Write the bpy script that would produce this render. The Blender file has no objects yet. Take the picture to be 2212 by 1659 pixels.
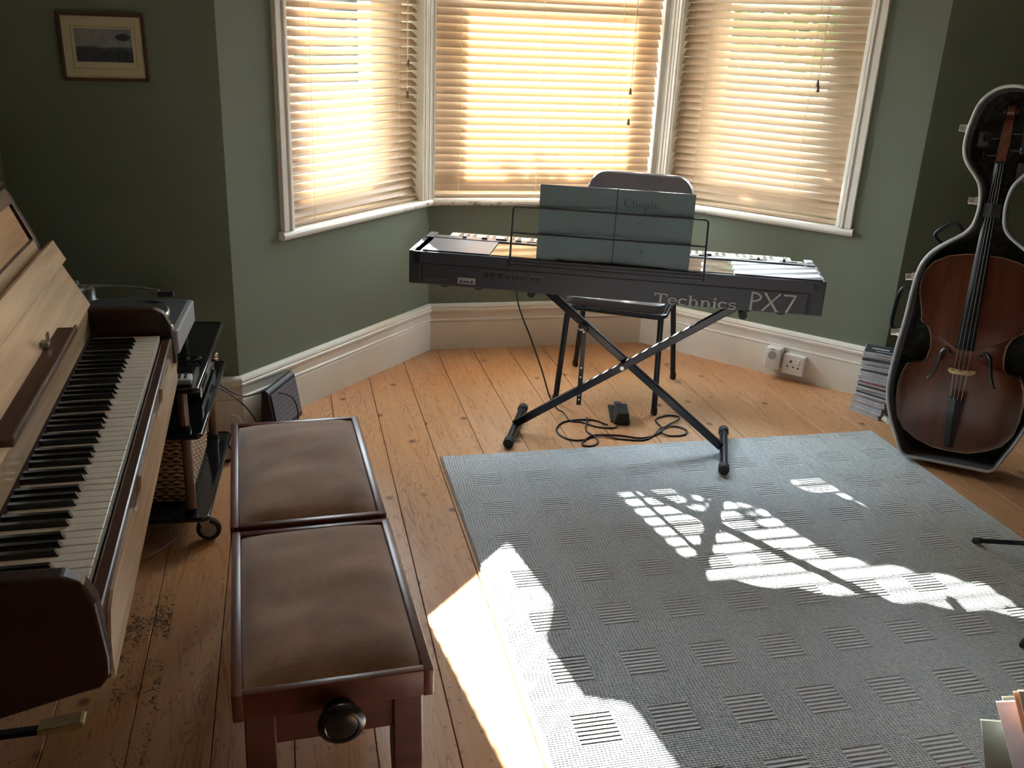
import bpy, bmesh, math, random
from mathutils import Vector, Matrix
C = bpy.context.scene.collection
PI = math.pi
R = math.radians
V = Vector
RT = random.Random(7)

# ------------------------------------------------------------------ materials
def srgb(r, g, b):
    f = lambda c: (c/255/12.92) if c/255 <= .04045 else ((c/255+.055)/1.055)**2.4
    return (f(r), f(g), f(b), 1)

class NT:
    def __init__(s, name):
        s.m = bpy.data.materials.new(name); s.m.use_nodes = True
        s.t = s.m.node_tree; s.t.nodes.clear()
        s.out = s.n('ShaderNodeOutputMaterial')
    def n(s, typ, **kw):
        nd = s.t.nodes.new(typ)
        for k, v in kw.items(): setattr(nd, k, v)
        return nd
    def l(s, a, b): s.t.links.new(a, b)
    def bsdf(s, col=None, rough=.5, metal=0, spec=.5, **kw):
        b = s.n('ShaderNodeBsdfPrincipled')
        if col is not None: s.setc(b.inputs['Base Color'], col)
        b.inputs['Metallic'].default_value = metal
        if isinstance(rough, (int, float)): b.inputs['Roughness'].default_value = rough
        else: s.l(rough, b.inputs['Roughness'])
        b.inputs['Specular IOR Level'].default_value = spec
        for k, v in kw.items(): b.inputs[k.replace('_', ' ')].default_value = v
        s.l(b.outputs[0], s.out.inputs[0]); s.b = b
        return b
    def setc(s, inp, col):
        if isinstance(col, tuple): inp.default_value = col
        else: s.l(col, inp)
    def coord(s, kind='Object', scale=(1, 1, 1), rot=(0, 0, 0)):
        tc = s.n('ShaderNodeTexCoord'); mp = s.n('ShaderNodeMapping')
        mp.inputs['Scale'].default_value = scale; mp.inputs['Rotation'].default_value = rot
        s.l(tc.outputs[kind], mp.inputs[0]); return mp.outputs[0]
    def noise(s, vec, scale=5, detail=4, rough=.55, dist=0):
        nd = s.n('ShaderNodeTexNoise'); s.l(vec, nd.inputs['Vector'])
        nd.inputs['Scale'].default_value = scale; nd.inputs['Detail'].default_value = detail
        nd.inputs['Roughness'].default_value = rough; nd.inputs['Distortion'].default_value = dist
        return nd.outputs['Fac']
    def ramp(s, fac, stops):
        r = s.n('ShaderNodeValToRGB'); e = r.color_ramp.elements
        while len(e) < len(stops): e.new(.5)
        for i, (p, c) in enumerate(stops):
            e[i].position = p; e[i].color = c if isinstance(c, tuple) else (c, c, c, 1)
        s.l(fac, r.inputs[0]); return r.outputs[0]
    def mix(s, fac, a, b, blend='MIX'):
        m = s.n('ShaderNodeMix', data_type='RGBA', blend_type=blend)
        if isinstance(fac, (int, float)): m.inputs[0].default_value = fac
        else: s.l(fac, m.inputs[0])
        s.setc(m.inputs[6], a); s.setc(m.inputs[7], b); return m.outputs[2]
    def math(s, op, a, b=None, c=None):
        m = s.n('ShaderNodeMath', operation=op)
        for i, v in enumerate((a, b, c)):
            if v is None: continue
            if isinstance(v, (int, float)): m.inputs[i].default_value = v
            else: s.l(v, m.inputs[i])
        return m.outputs[0]
    def bump(s, h, strength=.3, dist=.002):
        b = s.n('ShaderNodeBump'); b.inputs['Strength'].default_value = strength
        b.inputs['Distance'].default_value = dist; s.l(h, b.inputs['Height'])
        s.l(b.outputs[0], s.b.inputs['Normal'])

def plain(name, col, rough=.5, metal=0, spec=.5, var=.12, sc=30, bump=0, **kw):
    t = NT(name); v = t.coord()
    f = t.noise(v, sc, 3)
    d = tuple(c*(1-var) for c in col[:3])+(1,); h = tuple(min(1, c*(1+var)) for c in col[:3])+(1,)
    t.bsdf(t.ramp(f, [(.3, d), (.7, h)]), rough, metal, spec, **kw)
    if bump: t.bump(f, bump, .001)
    return t.m

def wood(name, c1, c2, axis=1, rough=.35, sc=1.0, spec=.5, streak=1.0):
    t = NT(name); s = [38*sc, 38*sc, 38*sc]; s[axis] = 2.2*sc
    v = t.coord(scale=tuple(s)); f = t.noise(v, 1.0, 6, .6, .6)
    s2 = [9*sc]*3; s2[axis] = .8*sc
    g = t.noise(t.coord(scale=tuple(s2)), 1.0, 3, .5, 1.2)
    fac = t.math('ADD', t.math('MULTIPLY', f, .5*streak), t.math('MULTIPLY', g, .6))
    t.bsdf(t.ramp(fac, [(.38, c1), (.68, c2)]), rough, 0, spec)
    t.bump(f, .08, .001)
    return t.m

M = {}
M['wall'] = plain('sage wall paint', (.165, .19, .14, 1), .6, var=.03, sc=4, spec=.3)
M['ceil'] = plain('ceiling paint', (.75, .74, .7, 1), .8, var=.02)
M['trim'] = plain('cream gloss paint', (.80, .76, .68, 1), .38, var=.04, sc=8)
# sill paint, chipped along the nosing
t = NT('chipped sill paint'); v = t.coord()
f = t.noise(v, 26, 5, .7); z = t.n('ShaderNodeSeparateXYZ'); t.l(v, z.inputs[0])
gp = t.n('ShaderNodeNewGeometry'); gx = t.n('ShaderNodeSeparateXYZ'); t.l(gp.outputs['Position'], gx.inputs[0])
low = t.math('MULTIPLY', t.math('LESS_THAN', z.outputs[2], .738), t.math('MULTIPLY', t.math('GREATER_THAN', gx.outputs[0], .5), t.math('LESS_THAN', gx.outputs[0], 1.95)))
ch = t.math('MULTIPLY', t.math('GREATER_THAN', f, .56), low)
t.bsdf(t.mix(ch, (.70, .67, .6, 1), (.3, .25, .22, 1)), .4); M['sill'] = t.m
# pine floor: per board tone comes from the attribute 'tone'
t = NT('pine floorboards'); tc = t.n('ShaderNodeTexCoord'); at = t.n('ShaderNodeAttribute', attribute_name='tone')
add = t.n('ShaderNodeVectorMath', operation='MULTIPLY_ADD')
add.inputs[1].default_value = (1, 1, 1); t.l(tc.outputs['Object'], add.inputs[0]); t.l(at.outputs['Color'], add.inputs[2])
mp = t.n('ShaderNodeMapping'); mp.inputs['Scale'].default_value = (11, .9, 1); t.l(add.outputs[0], mp.inputs[0])
g = t.noise(mp.outputs[0], 1.6, 2, .4, 1.8)
rings = t.math('SINE', t.math('MULTIPLY', g, 70))
mp2 = t.n('ShaderNodeMapping'); mp2.inputs['Scale'].default_value = (60, 3, 1); t.l(add.outputs[0], mp2.inputs[0])
fine = t.noise(mp2.outputs[0], 1, 4, .6, .3)
vor = t.n('ShaderNodeTexVoronoi', voronoi_dimensions='2D'); vor.inputs['Scale'].default_value = 1
mp3 = t.n('ShaderNodeMapping'); mp3.inputs['Scale'].default_value = (5.2, 4.4, 1); t.l(add.outputs[0], mp3.inputs[0]); t.l(mp3.outputs[0], vor.inputs['Vector'])
knot = t.ramp(vor.outputs['Distance'], [(.045, 1.0), (.088, 0.0)])
vor2 = t.n('ShaderNodeTexVoronoi', voronoi_dimensions='2D'); vor2.inputs['Scale'].default_value = 1
mp4 = t.n('ShaderNodeMapping'); mp4.inputs['Scale'].default_value = (15, 13, 1); t.l(add.outputs[0], mp4.inputs[0]); t.l(mp4.outputs[0], vor2.inputs['Vector'])
speck = t.ramp(vor2.outputs['Distance'], [(.04, 1.0), (.075, 0.0)])
base = t.mix(t.math('MULTIPLY', at.outputs['Fac'], .6), srgb(220, 162, 106), srgb(196, 134, 84))
base = t.mix(t.math('MULTIPLY', fine, .55), base, srgb(226, 190, 152))
base = t.mix(t.math('MULTIPLY', t.ramp(rings, [(.35, 0.0), (1.0, 1.0)]), t.math('MULTIPLY', t.ramp(g, [(.35, 0.0), (.62, 1.0)]), .62)), base, srgb(140, 82, 46))
wear = t.ramp(t.noise(t.coord(scale=(1.3, .8, 1)), 1.5, 3), [(.42, 0.0), (.7, 1.0)])
base = t.mix(t.math('MULTIPLY', wear, .35), base, srgb(176, 150, 118))
base = t.mix(t.math('MULTIPLY', speck, .5), base, srgb(92, 52, 30))
kmask = t.ramp(t.noise(add.outputs[0], 2.3, 2), [(.47, 0.0), (.56, 1.0)])
knot = t.math('MULTIPLY', knot, kmask)
base = t.mix(t.math('MULTIPLY', knot, .8), base, srgb(92, 50, 34))
# worn scratched patch beside the piano
sx = t.n('ShaderNodeSeparateXYZ'); t.l(tc.outputs['Object'], sx.inputs[0])
dx = t.math('ABSOLUTE', t.math('SUBTRACT', sx.outputs[0], -.41)); dy = t.math('ABSOLUTE', t.math('SUBTRACT', sx.outputs[1], 2.08))
inside = t.math('MULTIPLY', t.math('LESS_THAN', dx, .055), t.math('LESS_THAN', dy, .38))
scr = t.math('GREATER_THAN', t.math('ADD', t.noise(t.coord(scale=(70, 60, 1)), 1, 4, .75, 1.5), t.math('MULTIPLY', t.noise(t.coord(scale=(8, 5, 1)), 1, 2), .7)), .935)
base = t.mix(t.math('MULTIPLY', t.math('MULTIPLY', inside, scr), .9), base, srgb(52, 36, 26))
rg = t.ramp(fine, [(.2, .26), (.8, .42)])
t.bsdf(base, rg, 0, .5); t.bump(t.math('ADD', fine, t.math('MULTIPLY', knot, -.4)), .12, .0015); M['floor'] = t.m
# rug
t = NT('woven grey rug'); v = t.coord(); s = t.n('ShaderNodeSeparateXYZ'); t.l(v, s.inputs[0]); X, Y = s.outputs[0], s.outputs[1]
cx = t.math('ABSOLUTE', t.math('SUBTRACT', t.math('FRACT', t.math('DIVIDE', t.math('ADD', X, -.65+.0985+1.97), .197)), .5))
cy = t.math('ABSOLUTE', t.math('SUBTRACT', t.math('FRACT', t.math('DIVIDE', t.math('ADD', Y, -1.88+.1075+2.15), .215)), .5))
sq = t.math('MULTIPLY', t.math('LESS_THAN', cx, .255), t.math('LESS_THAN', cy, .235))
nz = t.noise(t.coord(scale=(90, 90, 90)), 1, 3, .7)
wob = t.math('MULTIPLY', nz, 1.3)
hr = t.math('SINE', t.math('ADD', t.math('MULTIPLY', Y, 2*PI/.0135), wob))
chev = t.math('MULTIPLY', t.math('SUBTRACT', cy, .25), 9)
vr = t.math('SINE', t.math('ADD', t.math('ADD', t.math('MULTIPLY', X, 2*PI/.0095), chev), wob))
dots = t.math('SINE', t.math('MULTIPLY', Y, 2*PI/.007))
vr2 = t.math('ADD', t.math('MULTIPLY', vr, .6), t.math('MULTIPLY', dots, .35))
hh = t.n('ShaderNodeMix'); t.l(sq, hh.inputs[0]); t.l(vr2, hh.inputs[2]); t.l(hr, hh.inputs[3]); h = hh.outputs[0]
hcol = t.ramp(t.math('ADD', t.math('MULTIPLY', h, .3), t.math('MULTIPLY', nz, .9)), [(.18, (.37, .39, .43, 1)), (.42, (.66, .69, .73, 1)), (.85, (.79, .81, .84, 1))])
t.bsdf(hcol, .95, 0, .1, Sheen_Weight=.35, Sheen_Roughness=.5); t.bump(h, .7, .004); M['rug'] = t.m
M['rug_edge'] = plain('rug backing', (.30, .25, .22, 1), .95)
# blind slats: thin timber that lets some light through
t = NT('thin basswood slat'); v = t.coord(scale=(3, 60, 60)); f = t.noise(v, 1, 4)
col = t.ramp(f, [(.3, (.62, .46, .31, 1)), (.7, (.70, .54, .38, 1))])
d = t.n('ShaderNodeBsdfDiffuse'); t.l(col, d.inputs[0]); tr = t.n('ShaderNodeBsdfTranslucent'); tr.inputs[0].default_value = (.82, .62, .42, 1)
gl = t.n('ShaderNodeBsdfGlossy'); gl.inputs['Roughness'].default_value = .35; gl.inputs[0].default_value = (.8, .8, .8, 1)
m1 = t.n('ShaderNodeMixShader'); m1.inputs[0].default_value = .2; t.l(d.outputs[0], m1.inputs[1]); t.l(tr.outputs[0], m1.inputs[2])
m2 = t.n('ShaderNodeMixShader'); m2.inputs[0].default_value = .05; t.l(m1.outputs[0], m2.inputs[1]); t.l(gl.outputs[0], m2.inputs[2])
t.l(m2.outputs[0], t.out.inputs[0]); M['slat'] = t.m
M['cord'] = plain('cream cord', (.7, .6, .42, 1), .8)
t = NT('window glass'); tr = t.n('ShaderNodeBsdfTransparent'); tr.inputs[0].default_value = (.96, .98, .97, 1)
gl = t.n('ShaderNodeBsdfGlossy'); gl.inputs['Roughness'].default_value = .01; m1 = t.n('ShaderNodeMixShader')
m1.inputs[0].default_value = .06; t.l(tr.outputs[0], m1.inputs[1]); t.l(gl.outputs[0], m1.inputs[2]); t.l(m1.outputs[0], t.out.inputs[0]); M['glass'] = t.m

M['walnut'] = wood('pale walnut veneer', srgb(176, 146, 116), srgb(214, 188, 158), 1, .26)
M['walnut2'] = wood('golden walnut veneer', srgb(156, 118, 80), srgb(204, 164, 118), 1, .32)
M['mahog'] = wood('dark mahogany', srgb(50, 28, 22), srgb(84, 50, 40), 1, .3)
M['mahog_x'] = wood('dark mahogany side', srgb(34, 16, 13), srgb(54, 28, 22), 0, .35)
M['ledge'] = wood('brown ledge wood', srgb(76, 50, 42), srgb(108, 76, 64), 1, .35)
M['stool'] = wood('red mahogany stool', srgb(74, 36, 28), srgb(108, 58, 46), 1, .34)
M['stool_x'] = wood('red mahogany stool front', srgb(72, 36, 28), srgb(102, 56, 44), 0, .45)
M['ivory'] = plain('white key plastic', (.74, .72, .66, 1), .25, var=.02)
M['ebony'] = plain('black key', (.012, .012, .013, 1), .25, var=.1)
M['felt'] = plain('dark felt', (.03, .012, .012, 1), .95)
M['brass'] = plain('brass', (.66, .56, .30, 1), .3, .55)
t = NT('brown velvet'); v = t.coord(); f = t.noise(v, 7, 3, .5, .6); f2 = t.noise(t.coord(scale=(120, 480, 200)), 1, 2)
t.bsdf(t.ramp(t.math('ADD', t.math('MULTIPLY', f, .7), t.math('MULTIPLY', f2, .35)), [(.3, srgb(116, 90, 74)), (.75, srgb(176, 142, 120))]), .9, 0, .15)
t.b.inputs['Sheen Weight'].default_value = .8; t.b.inputs['Sheen Roughness'].default_value = .4
t.bump(f2, .15, .001); M['velvet'] = t.m
M['kb'] = plain('dark grey keyboard shell', (.034, .041, .056, 1), .42, var=.06, sc=200)
M['kb_end'] = plain('dark grey end cap', (.026, .032, .044, 1), .4, var=.06)
M['kb_top'] = plain('satin grey control panel', (.075, .08, .1, 1), .33)
M['gloss'] = plain('glossy black acrylic', (.012, .012, .014, 1), .05)
t = NT('speaker grille'); vv = t.coord(scale=(1, 1, 1)); w1 = t.n('ShaderNodeTexVoronoi'); w1.inputs['Scale'].default_value = 330; w1.inputs['Randomness'].default_value = 0; t.l(vv, w1.inputs['Vector'])
t.bsdf(t.ramp(w1.outputs['Distance'], [(.3, (.02, .02, .025, 1)), (.5, (.13, .135, .17, 1))]), .38); M['grille'] = t.m
M['print'] = plain('grey lettering', (.40, .41, .41, 1), .5)
M['print_dim'] = plain('faint grey lettering', (.14, .145, .15, 1), .5)
M['lab'] = plain('silver warning label', (.36, .35, .36, 1), .5)
M['black'] = plain('matt black plastic', (.018, .018, .02, 1), .5)
M['blackm'] = plain('black painted steel', (.010, .012, .018, 1), .25, 0, .4, var=.15, sc=60)
M['rubber'] = plain('black rubber', (.02, .02, .02, 1), .75)
M['cable'] = plain('black cable', (.012, .012, .012, 1), .5)
M['wcable'] = plain('white cable', (.6, .6, .58, 1), .5)
M['vinyl'] = plain('dark brown vinyl', (.06, .048, .048, 1), .42, var=.15, sc=150, bump=.2)
M['book'] = plain('slate blue book cover', (.16, .235, .27, 1), .6, var=.04, sc=300)
M['paper'] = plain('paper', (.78, .78, .74, 1), .8)
M['ink'] = plain('dark ink', (.035, .06, .075, 1), .6)
M['steel'] = plain('satin silver metal', (.62, .62, .62, 1), .28, 1)
M['nickel'] = plain('aged nickel latch', (.68, .65, .56, 1), .3, .9)
M['alu'] = plain('aluminium edging', (.50, .51, .52, 1), .45, .6)
M['silver'] = plain('silver painted plastic', (.46, .49, .54, 1), .32, .4)
M['blackglass'] = plain('black glass shelf', (.006, .006, .007, 1), .12)
M['postwood'] = wood('brown post', srgb(74, 50, 40), srgb(120, 90, 74), 2, .25)
M['chrome'] = plain('chrome', (.75, .75, .75, 1), .12, 1)
M['castor'] = plain('grey castor', (.42, .41, .38, 1), .4)
M['remote'] = plain('grey remote', (.42, .42, .46, 1), .45)
# wicker weave
t = NT('wicker weave'); v = t.coord(); s = t.n('ShaderNodeSeparateXYZ'); t.l(v, s.inputs[0])
hz = t.math('ADD', s.outputs[0], s.outputs[1])
st = t.math('SINE', t.math('MULTIPLY', hz, 2*PI/.034))
rowp = t.math('MULTIPLY', s.outputs[2], 2*PI/.0135)
al = t.math('SINE', t.math('ADD', rowp, t.math('MULTIPLY', st, .9)))
hgt = t.math('ADD', al, t.math('MULTIPLY', t.math('MULTIPLY', st, t.math('SINE', t.math('MULTIPLY', rowp, .5))), .9))
t.bsdf(t.ramp(t.math('ADD', t.math('MULTIPLY', hgt, .25), .5), [(.2, srgb(60, 34, 18)), (.42, srgb(186, 142, 96)), (.8, srgb(238, 206, 160))]), .55); t.bump(hgt, .9, .006); M['wicker'] = t.m
M['cello'] = wood('red brown cello varnish', srgb(70, 34, 22), srgb(104, 54, 34), 1, .25, .7)
M['purf'] = plain('worn varnish edge', (.36, .2, .1, 1), .4)
M['maple'] = wood('maple neck', srgb(76, 38, 26), srgb(112, 62, 40), 1, .3)
M['bridge'] = plain('pale maple bridge', srgb(214, 178, 120), .5)
M['case'] = plain('black case shell', (.012, .013, .016, 1), .3, var=.3, sc=15)
t = NT('dark crushed plush lining'); f = t.noise(t.coord(), 14, 5, .7, 1.5)
t.bsdf(t.ramp(f, [(.45, (.012, .012, .011, 1)), (.62, (.06, .06, .045, 1))]), .7); t.b.inputs['Sheen Weight'].default_value = .2; M['plush'] = t.m
M['greycloth'] = plain('grey cloth', (.14, .14, .15, 1), .9)
M['string'] = plain('steel string', (.5, .5, .5, 1), .3, .8)
M['redthread'] = plain('red string winding', (.3, .05, .04, 1), .6)
M['cdside'] = plain('clear plastic CD edge', (.42, .43, .48, 1), .2, var=.35, sc=60)
M['cdgrey'] = plain('pale CD spine', (.55, .55, .58, 1), .35, var=.2, sc=80)
M['cddark'] = plain('dark CD tray', (.05, .05, .06, 1), .25, var=.3, sc=40)
M['cdred'] = plain('red CD spine', (.25, .05, .07, 1), .35, var=.3, sc=60)
M['white'] = plain('white socket plastic', (.72, .71, .68, 1), .35, var=.02)
M['dark'] = plain('dark opening', (.02, .02, .02, 1), .8)
M['olive'] = plain('olive grey card', (.24, .25, .2, 1), .8, var=.04)
M['pblue'] = plain('pale blue paper', (.52, .56, .66, 1), .75, var=.04)
M['orange'] = plain('orange card', (.62, .23, .1, 1), .7)
M['brownp'] = plain('brown card', (.2, .17, .12, 1), .8)
M['pink'] = plain('crimson plastic', (.55, .04, .12, 1), .4)
M['frame'] = wood('dark picture frame', srgb(58, 36, 28), srgb(84, 56, 42), 0, .4)
M['mount'] = plain('cream picture mount', srgb(196, 186, 150), .9, var=.04, sc=200)
# etching: pale sky over dark land with a tree at the right
t = NT('landscape etching'); v = t.coord(); s = t.n('ShaderNodeSeparateXYZ'); t.l(v, s.inputs[0]); x, z = s.outputs[0], s.outputs[2]
n1 = t.noise(v, 40, 4); n2 = t.noise(v, 14, 3)
land = t.ramp(t.math('ADD', z, t.math('MULTIPLY', n2, .02)), [(0, 1.0), (.009, 1.0), (.016, 0.0)])
ex = t.math('DIVIDE', t.math('SUBTRACT', x, .062), .034); ez = t.math('DIVIDE', t.math('SUBTRACT', z, .033), .016)
rr = t.math('ADD', t.math('ADD', t.math('MULTIPLY', ex, ex), t.math('MULTIPLY', ez, ez)), t.math('MULTIPLY', n2, .9))
tree = t.ramp(rr, [(.9, 1.0), (1.5, 0.0)])
sky = t.ramp(n1, [(.3, srgb(120, 122, 124)), (.8, srgb(150, 150, 142))])
t.bsdf(t.mix(t.math('MAXIMUM', land, tree), sky, t.ramp(n1, [(.3, srgb(44, 48, 58)), (.8, srgb(84, 88, 92))])), .8); M['etch'] = t.m
# outdoors
M['leaf'] = plain('green leaves', (.08, .13, .03, 1), .5, var=.5, sc=8)
M['bark'] = plain('bark', (.12, .09, .06, 1), .9, var=.4)
M['lawn'] = plain('lawn', (.10, .14, .05, 1), .9, var=.4, sc=3)
M['render'] = plain('pale rendered wall', (.5, .47, .42, 1), .85)
M['slate'] = plain('slate roof', (.1, .1, .12, 1), .6)

# ------------------------------------------------------------------ mesh helpers
class MB:
    def __init__(s): s.b = bmesh.new()
    def box(s, lo, hi, mat=None, bev=0, seg=2):
        lo, hi = V(lo), V(hi); c = (lo+hi)/2; d = hi-lo
        r = bmesh.ops.create_cube(s.b, size=1)['verts']
        for v in r: v.co = V((c.x+v.co.x*d.x, c.y+v.co.y*d.y, c.z+v.co.z*d.z))
        if bev:
            es = list({e for v in r for e in v.link_edges})
            rb = bmesh.ops.bevel(s.b, geom=es, offset=bev, segments=seg, profile=.5, affect='EDGES')
            r = list({v for f in rb['faces'] for v in f.verts} | {v for v in r if v.is_valid})
        if mat is not None:
            for v in r: v.co = mat @ v.co
        return s
    def prism(s, pts, a, b, axis=2, mat=None):
        """pts 2D outline; axis = extrusion axis; the other two in cyclic reading (x,z for axis 1)"""
        def mk(p, h):
            if axis == 2: q = V((p[0], p[1], h))
            elif axis == 1: q = V((p[0], h, p[1]))
            else: q = V((h, p[0], p[1]))
            return mat @ q if mat is not None else q
        A = [s.b.verts.new(mk(p, a)) for p in pts]; B = [s.b.verts.new(mk(p, b)) for p in pts]
        n = len(pts)
        s.b.faces.new(A); s.b.faces.new(B[::-1])
        for i in range(n): s.b.faces.new((A[i], B[i], B[(i+1) % n], A[(i+1) % n]))
        return s
    def rings(s, rs, cap=True, close=True):
        vs = [[s.b.verts.new(p) for p in r] for r in rs]; n = len(rs[0])
        for a, b in zip(vs, vs[1:]):
            for i in range(n if close else n-1): s.b.faces.new((a[i], a[(i+1) % n], b[(i+1) % n], b[i]))
        if cap and close: s.b.faces.new(vs[0][::-1]); s.b.faces.new(vs[-1])
        return s
    def tube(s, pts, r, seg=8, closed=False, cap=True):
        pts = [V(p) for p in pts]; n = len(pts); rs = r if isinstance(r, (list, tuple)) else [r]*n
        out = []; up = None
        for i, p in enumerate(pts):
            a = pts[(i-1) % n] if (i > 0 or closed) else p; b = pts[(i+1) % n] if (i < n-1 or closed) else p
            d = (b-a).normalized()
            if up is None:
                up = V((0, 0, 1)) if abs(d.z) < .9 else V((1, 0, 0))
            x = up.cross(d)
            if x.length < 1e-5: x = V((0, 1, 0)).cross(d)
            x.normalize(); y = d.cross(x).normalized(); up = y
            out.append([p+x*math.cos(2*PI*k/seg)*rs[i]+y*math.sin(2*PI*k/seg)*rs[i] for k in range(seg)])
        if closed: out.append(out[0]); return s.rings(out, cap=False)
        return s.rings(out, cap=cap)
    def cyl(s, a, b, r, r2=None, seg=20): return s.tube([a, b], [r, r if r2 is None else r2], seg)
    def lathe(s, prof, mat=None, seg=24):
        rs = []
        for r, z in prof:
            ring = [V((max(r, .0002)*math.cos(2*PI*k/seg), max(r, .0002)*math.sin(2*PI*k/seg), z)) for k in range(seg)]
            rs.append([mat @ p for p in ring] if mat is not None else ring)
        return s.rings(rs)
    def quad(s, *p): s.b.faces.new([s.b.verts.new(V(q)) for q in p]); return s
    def build(s, name, mat, parent=None, smooth=False, label=None, wm=None):
        bmesh.ops.recalc_face_normals(s.b, faces=s.b.faces[:])
        me = bpy.data.meshes.new(name); s.b.to_mesh(me); s.b.free()
        if mat: me.materials.append(M[mat] if isinstance(mat, str) else mat)
        if smooth:
            for p in me.polygons: p.use_smooth = True
            try: me.set_sharp_from_angle(angle=R(40))
            except Exception: pass
        o = bpy.data.objects.new(name, me); C.objects.link(o)
        if parent: o.parent = parent
        if wm is not None: o.matrix_world = wm
        if label: o['label'] = label
        return o
def thing(name, label, cat, mw=None, group=None):
    o = bpy.data.objects.new(name, None); C.objects.link(o); o.empty_display_size = .05
    if mw is not None: o.matrix_world = mw
    o['label'] = label; o['category'] = cat
    if group: o['group'] = group
    return o
def tag(o, label, cat, group=None, kind=None):
    o['label'] = label; o['category'] = cat
    if group: o['group'] = group
    if kind: o['kind'] = kind
    return o
def struct(o): o['kind'] = 'structure'; return o
def TR(x, y, z=0, rz=0): return Matrix.Translation((x, y, z)) @ Matrix.Rotation(rz, 4, 'Z')
def basis(o, x, y, z):
    m = Matrix.Identity(4)
    for i in range(3): m[i][0] = x[i]; m[i][1] = y[i]; m[i][2] = z[i]; m[i][3] = o[i]
    return m
def spline(pts, n=8, closed=False):
    P = [V(p) for p in pts]; out = []; m = len(P)
    rng = range(m if closed else m-1)
    g = (lambda i: P[i % m]) if closed else (lambda i: P[max(0, min(m-1, i))])
    for i in rng:
        a, b, c, d = g(i-1), g(i), g(i+1), g(i+2)
        for k in range(n):
            t = k/n; out.append(.5*((2*b)+(c-a)*t+(2*a-5*b+4*c-d)*t*t+(3*b-a-3*c+d)*t*t*t))
    if not closed: out.append(P[-1])
    return out
def copy_tree(o, parent=None):
    c = o.copy(); C.objects.link(c)
    if parent: c.parent = parent
    for ch in list(o.children): copy_tree(ch, c)
    return c

# ------------------------------------------------------------------ camera
f_px, pitch, roll, yaw = 2033.69, .369326417, .0450286699, -.241397223
cy, sy, cp, sp = math.cos(yaw), math.sin(yaw), math.cos(pitch), math.sin(pitch)
fw = V((-sy*cp, cy*cp, -sp)); rt = V((cy, sy, 0)); up = rt.cross(fw)
r2 = math.cos(roll)*rt+math.sin(roll)*up; u2 = -math.sin(roll)*rt+math.cos(roll)*up
cam = bpy.data.cameras.new('camera'); co = bpy.data.objects.new('camera', cam); C.objects.link(co)
cam.sensor_width = 36; cam.sensor_fit = 'HORIZONTAL'; cam.lens = 36*f_px/2212; cam.clip_start = .05
co.matrix_world = basis((0, 0, 1.55), r2, u2, -fw)
bpy.context.scene.camera = co

# ------------------------------------------------------------------ room shell
XL, XR, YF, YB, ZC = -.93, 3.32, 3.515, -2.2, 2.75
CL, CR, AL, AR = V((.647, 4.422, 0)), V((1.767, 4.422, 0)), V((-.213, 3.515, 0)), V((2.583, 3.515, 0))
ZS, ZH = .715, 2.35           # underside of the sill, window head
# floor: one mesh of boards with real gaps
b = bmesh.new(); tone = b.loops.layers.float_color.new('tone')
x = .323-.181*8; k = 0
rr_ = random.Random(3)
def yend(xm):     # far end of a board under the bay
    if xm < AL.x or xm > AR.x: return YF+.05
    if xm < CL.x: return AL.y+(xm-AL.x)/(CL.x-AL.x)*(CL.y-AL.y)+.12
    if xm > CR.x: return AR.y+(AR.x-xm)/(AR.x-CR.x)*(CR.y-AR.y)+.12
    return CL.y+.05
while x < XR+.1:
    x0, x1 = x+.0012, x+.181-.0012
    cuts = [YB-.05]; cuts += [rr_.uniform(-1.5, .8)] ; cuts += [max(yend(x0), yend(x1))]
    for y0, y1 in zip(cuts, cuts[1:]):
        tn = (rr_.random(), rr_.random()*9, rr_.random()*7, 1); y1 -= .0015
        lo = [b.verts.new((X_, Y_, -.02)) for X_, Y_ in ((x0, y0), (x1, y0), (x1, y1), (x0, y1))]
        mid = [b.verts.new((X_, Y_, -.001)) for X_, Y_ in ((x0, y0), (x1, y0), (x1, y1), (x0, y1))]
        top = [b.verts.new((X_, Y_, 0)) for X_, Y_ in ((x0+.0012, y0+.0012), (x1-.0012, y0+.0012), (x1-.0012, y1-.0012), (x0+.0012, y1-.0012))]
        fs = [b.faces.new(top)]
        for a_, c_ in ((lo, mid), (mid, top)):
            for i in range(4): fs.append(b.faces.new((a_[i], a_[(i+1) % 4], c_[(i+1) % 4], c_[i])))
        for f in fs:
            for l in f.loops: l[tone] = tn
    x += .181
me = bpy.data.meshes.new('floor'); b.to_mesh(me); b.free(); me.materials.append(M['floor'])
fo = bpy.data.objects.new('floor', me); C.objects.link(fo); struct(fo)
struct(MB().box((XL-.2, YB-.2, -.12), (XR+.2, 4.7, -.021)).build('floor_subfloor', 'dark'))
struct(MB().box((XL-.2, YB-.2, ZC), (XR+.2, 4.75, ZC+.15)).build('ceiling', 'ceil'))
struct(MB().box((XL-.2, YB-.2, 0), (XL, YF+.3, ZC)).build('wall_left', 'wall'))
struct(MB().box((XR, YB-.2, 0), (XR+.2, YF+.3, ZC)).build('wall_right', 'wall'))
struct(MB().box((XL, YB-.2, 0), (XR, YB, ZC)).build('wall_back', 'wall'))
struct(MB().prism([(XL, YF), (AL.x, YF), (AL.x-.18, YF+.19), (XL, YF+.19)], 0, ZC).build('wall_front_left', 'wall'))
struct(MB().prism([(AR.x, YF), (XR, YF), (XR, YF+.19), (AR.x+.18, YF+.19)], 0, ZC).build('wall_front_right', 'wall'))

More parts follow.
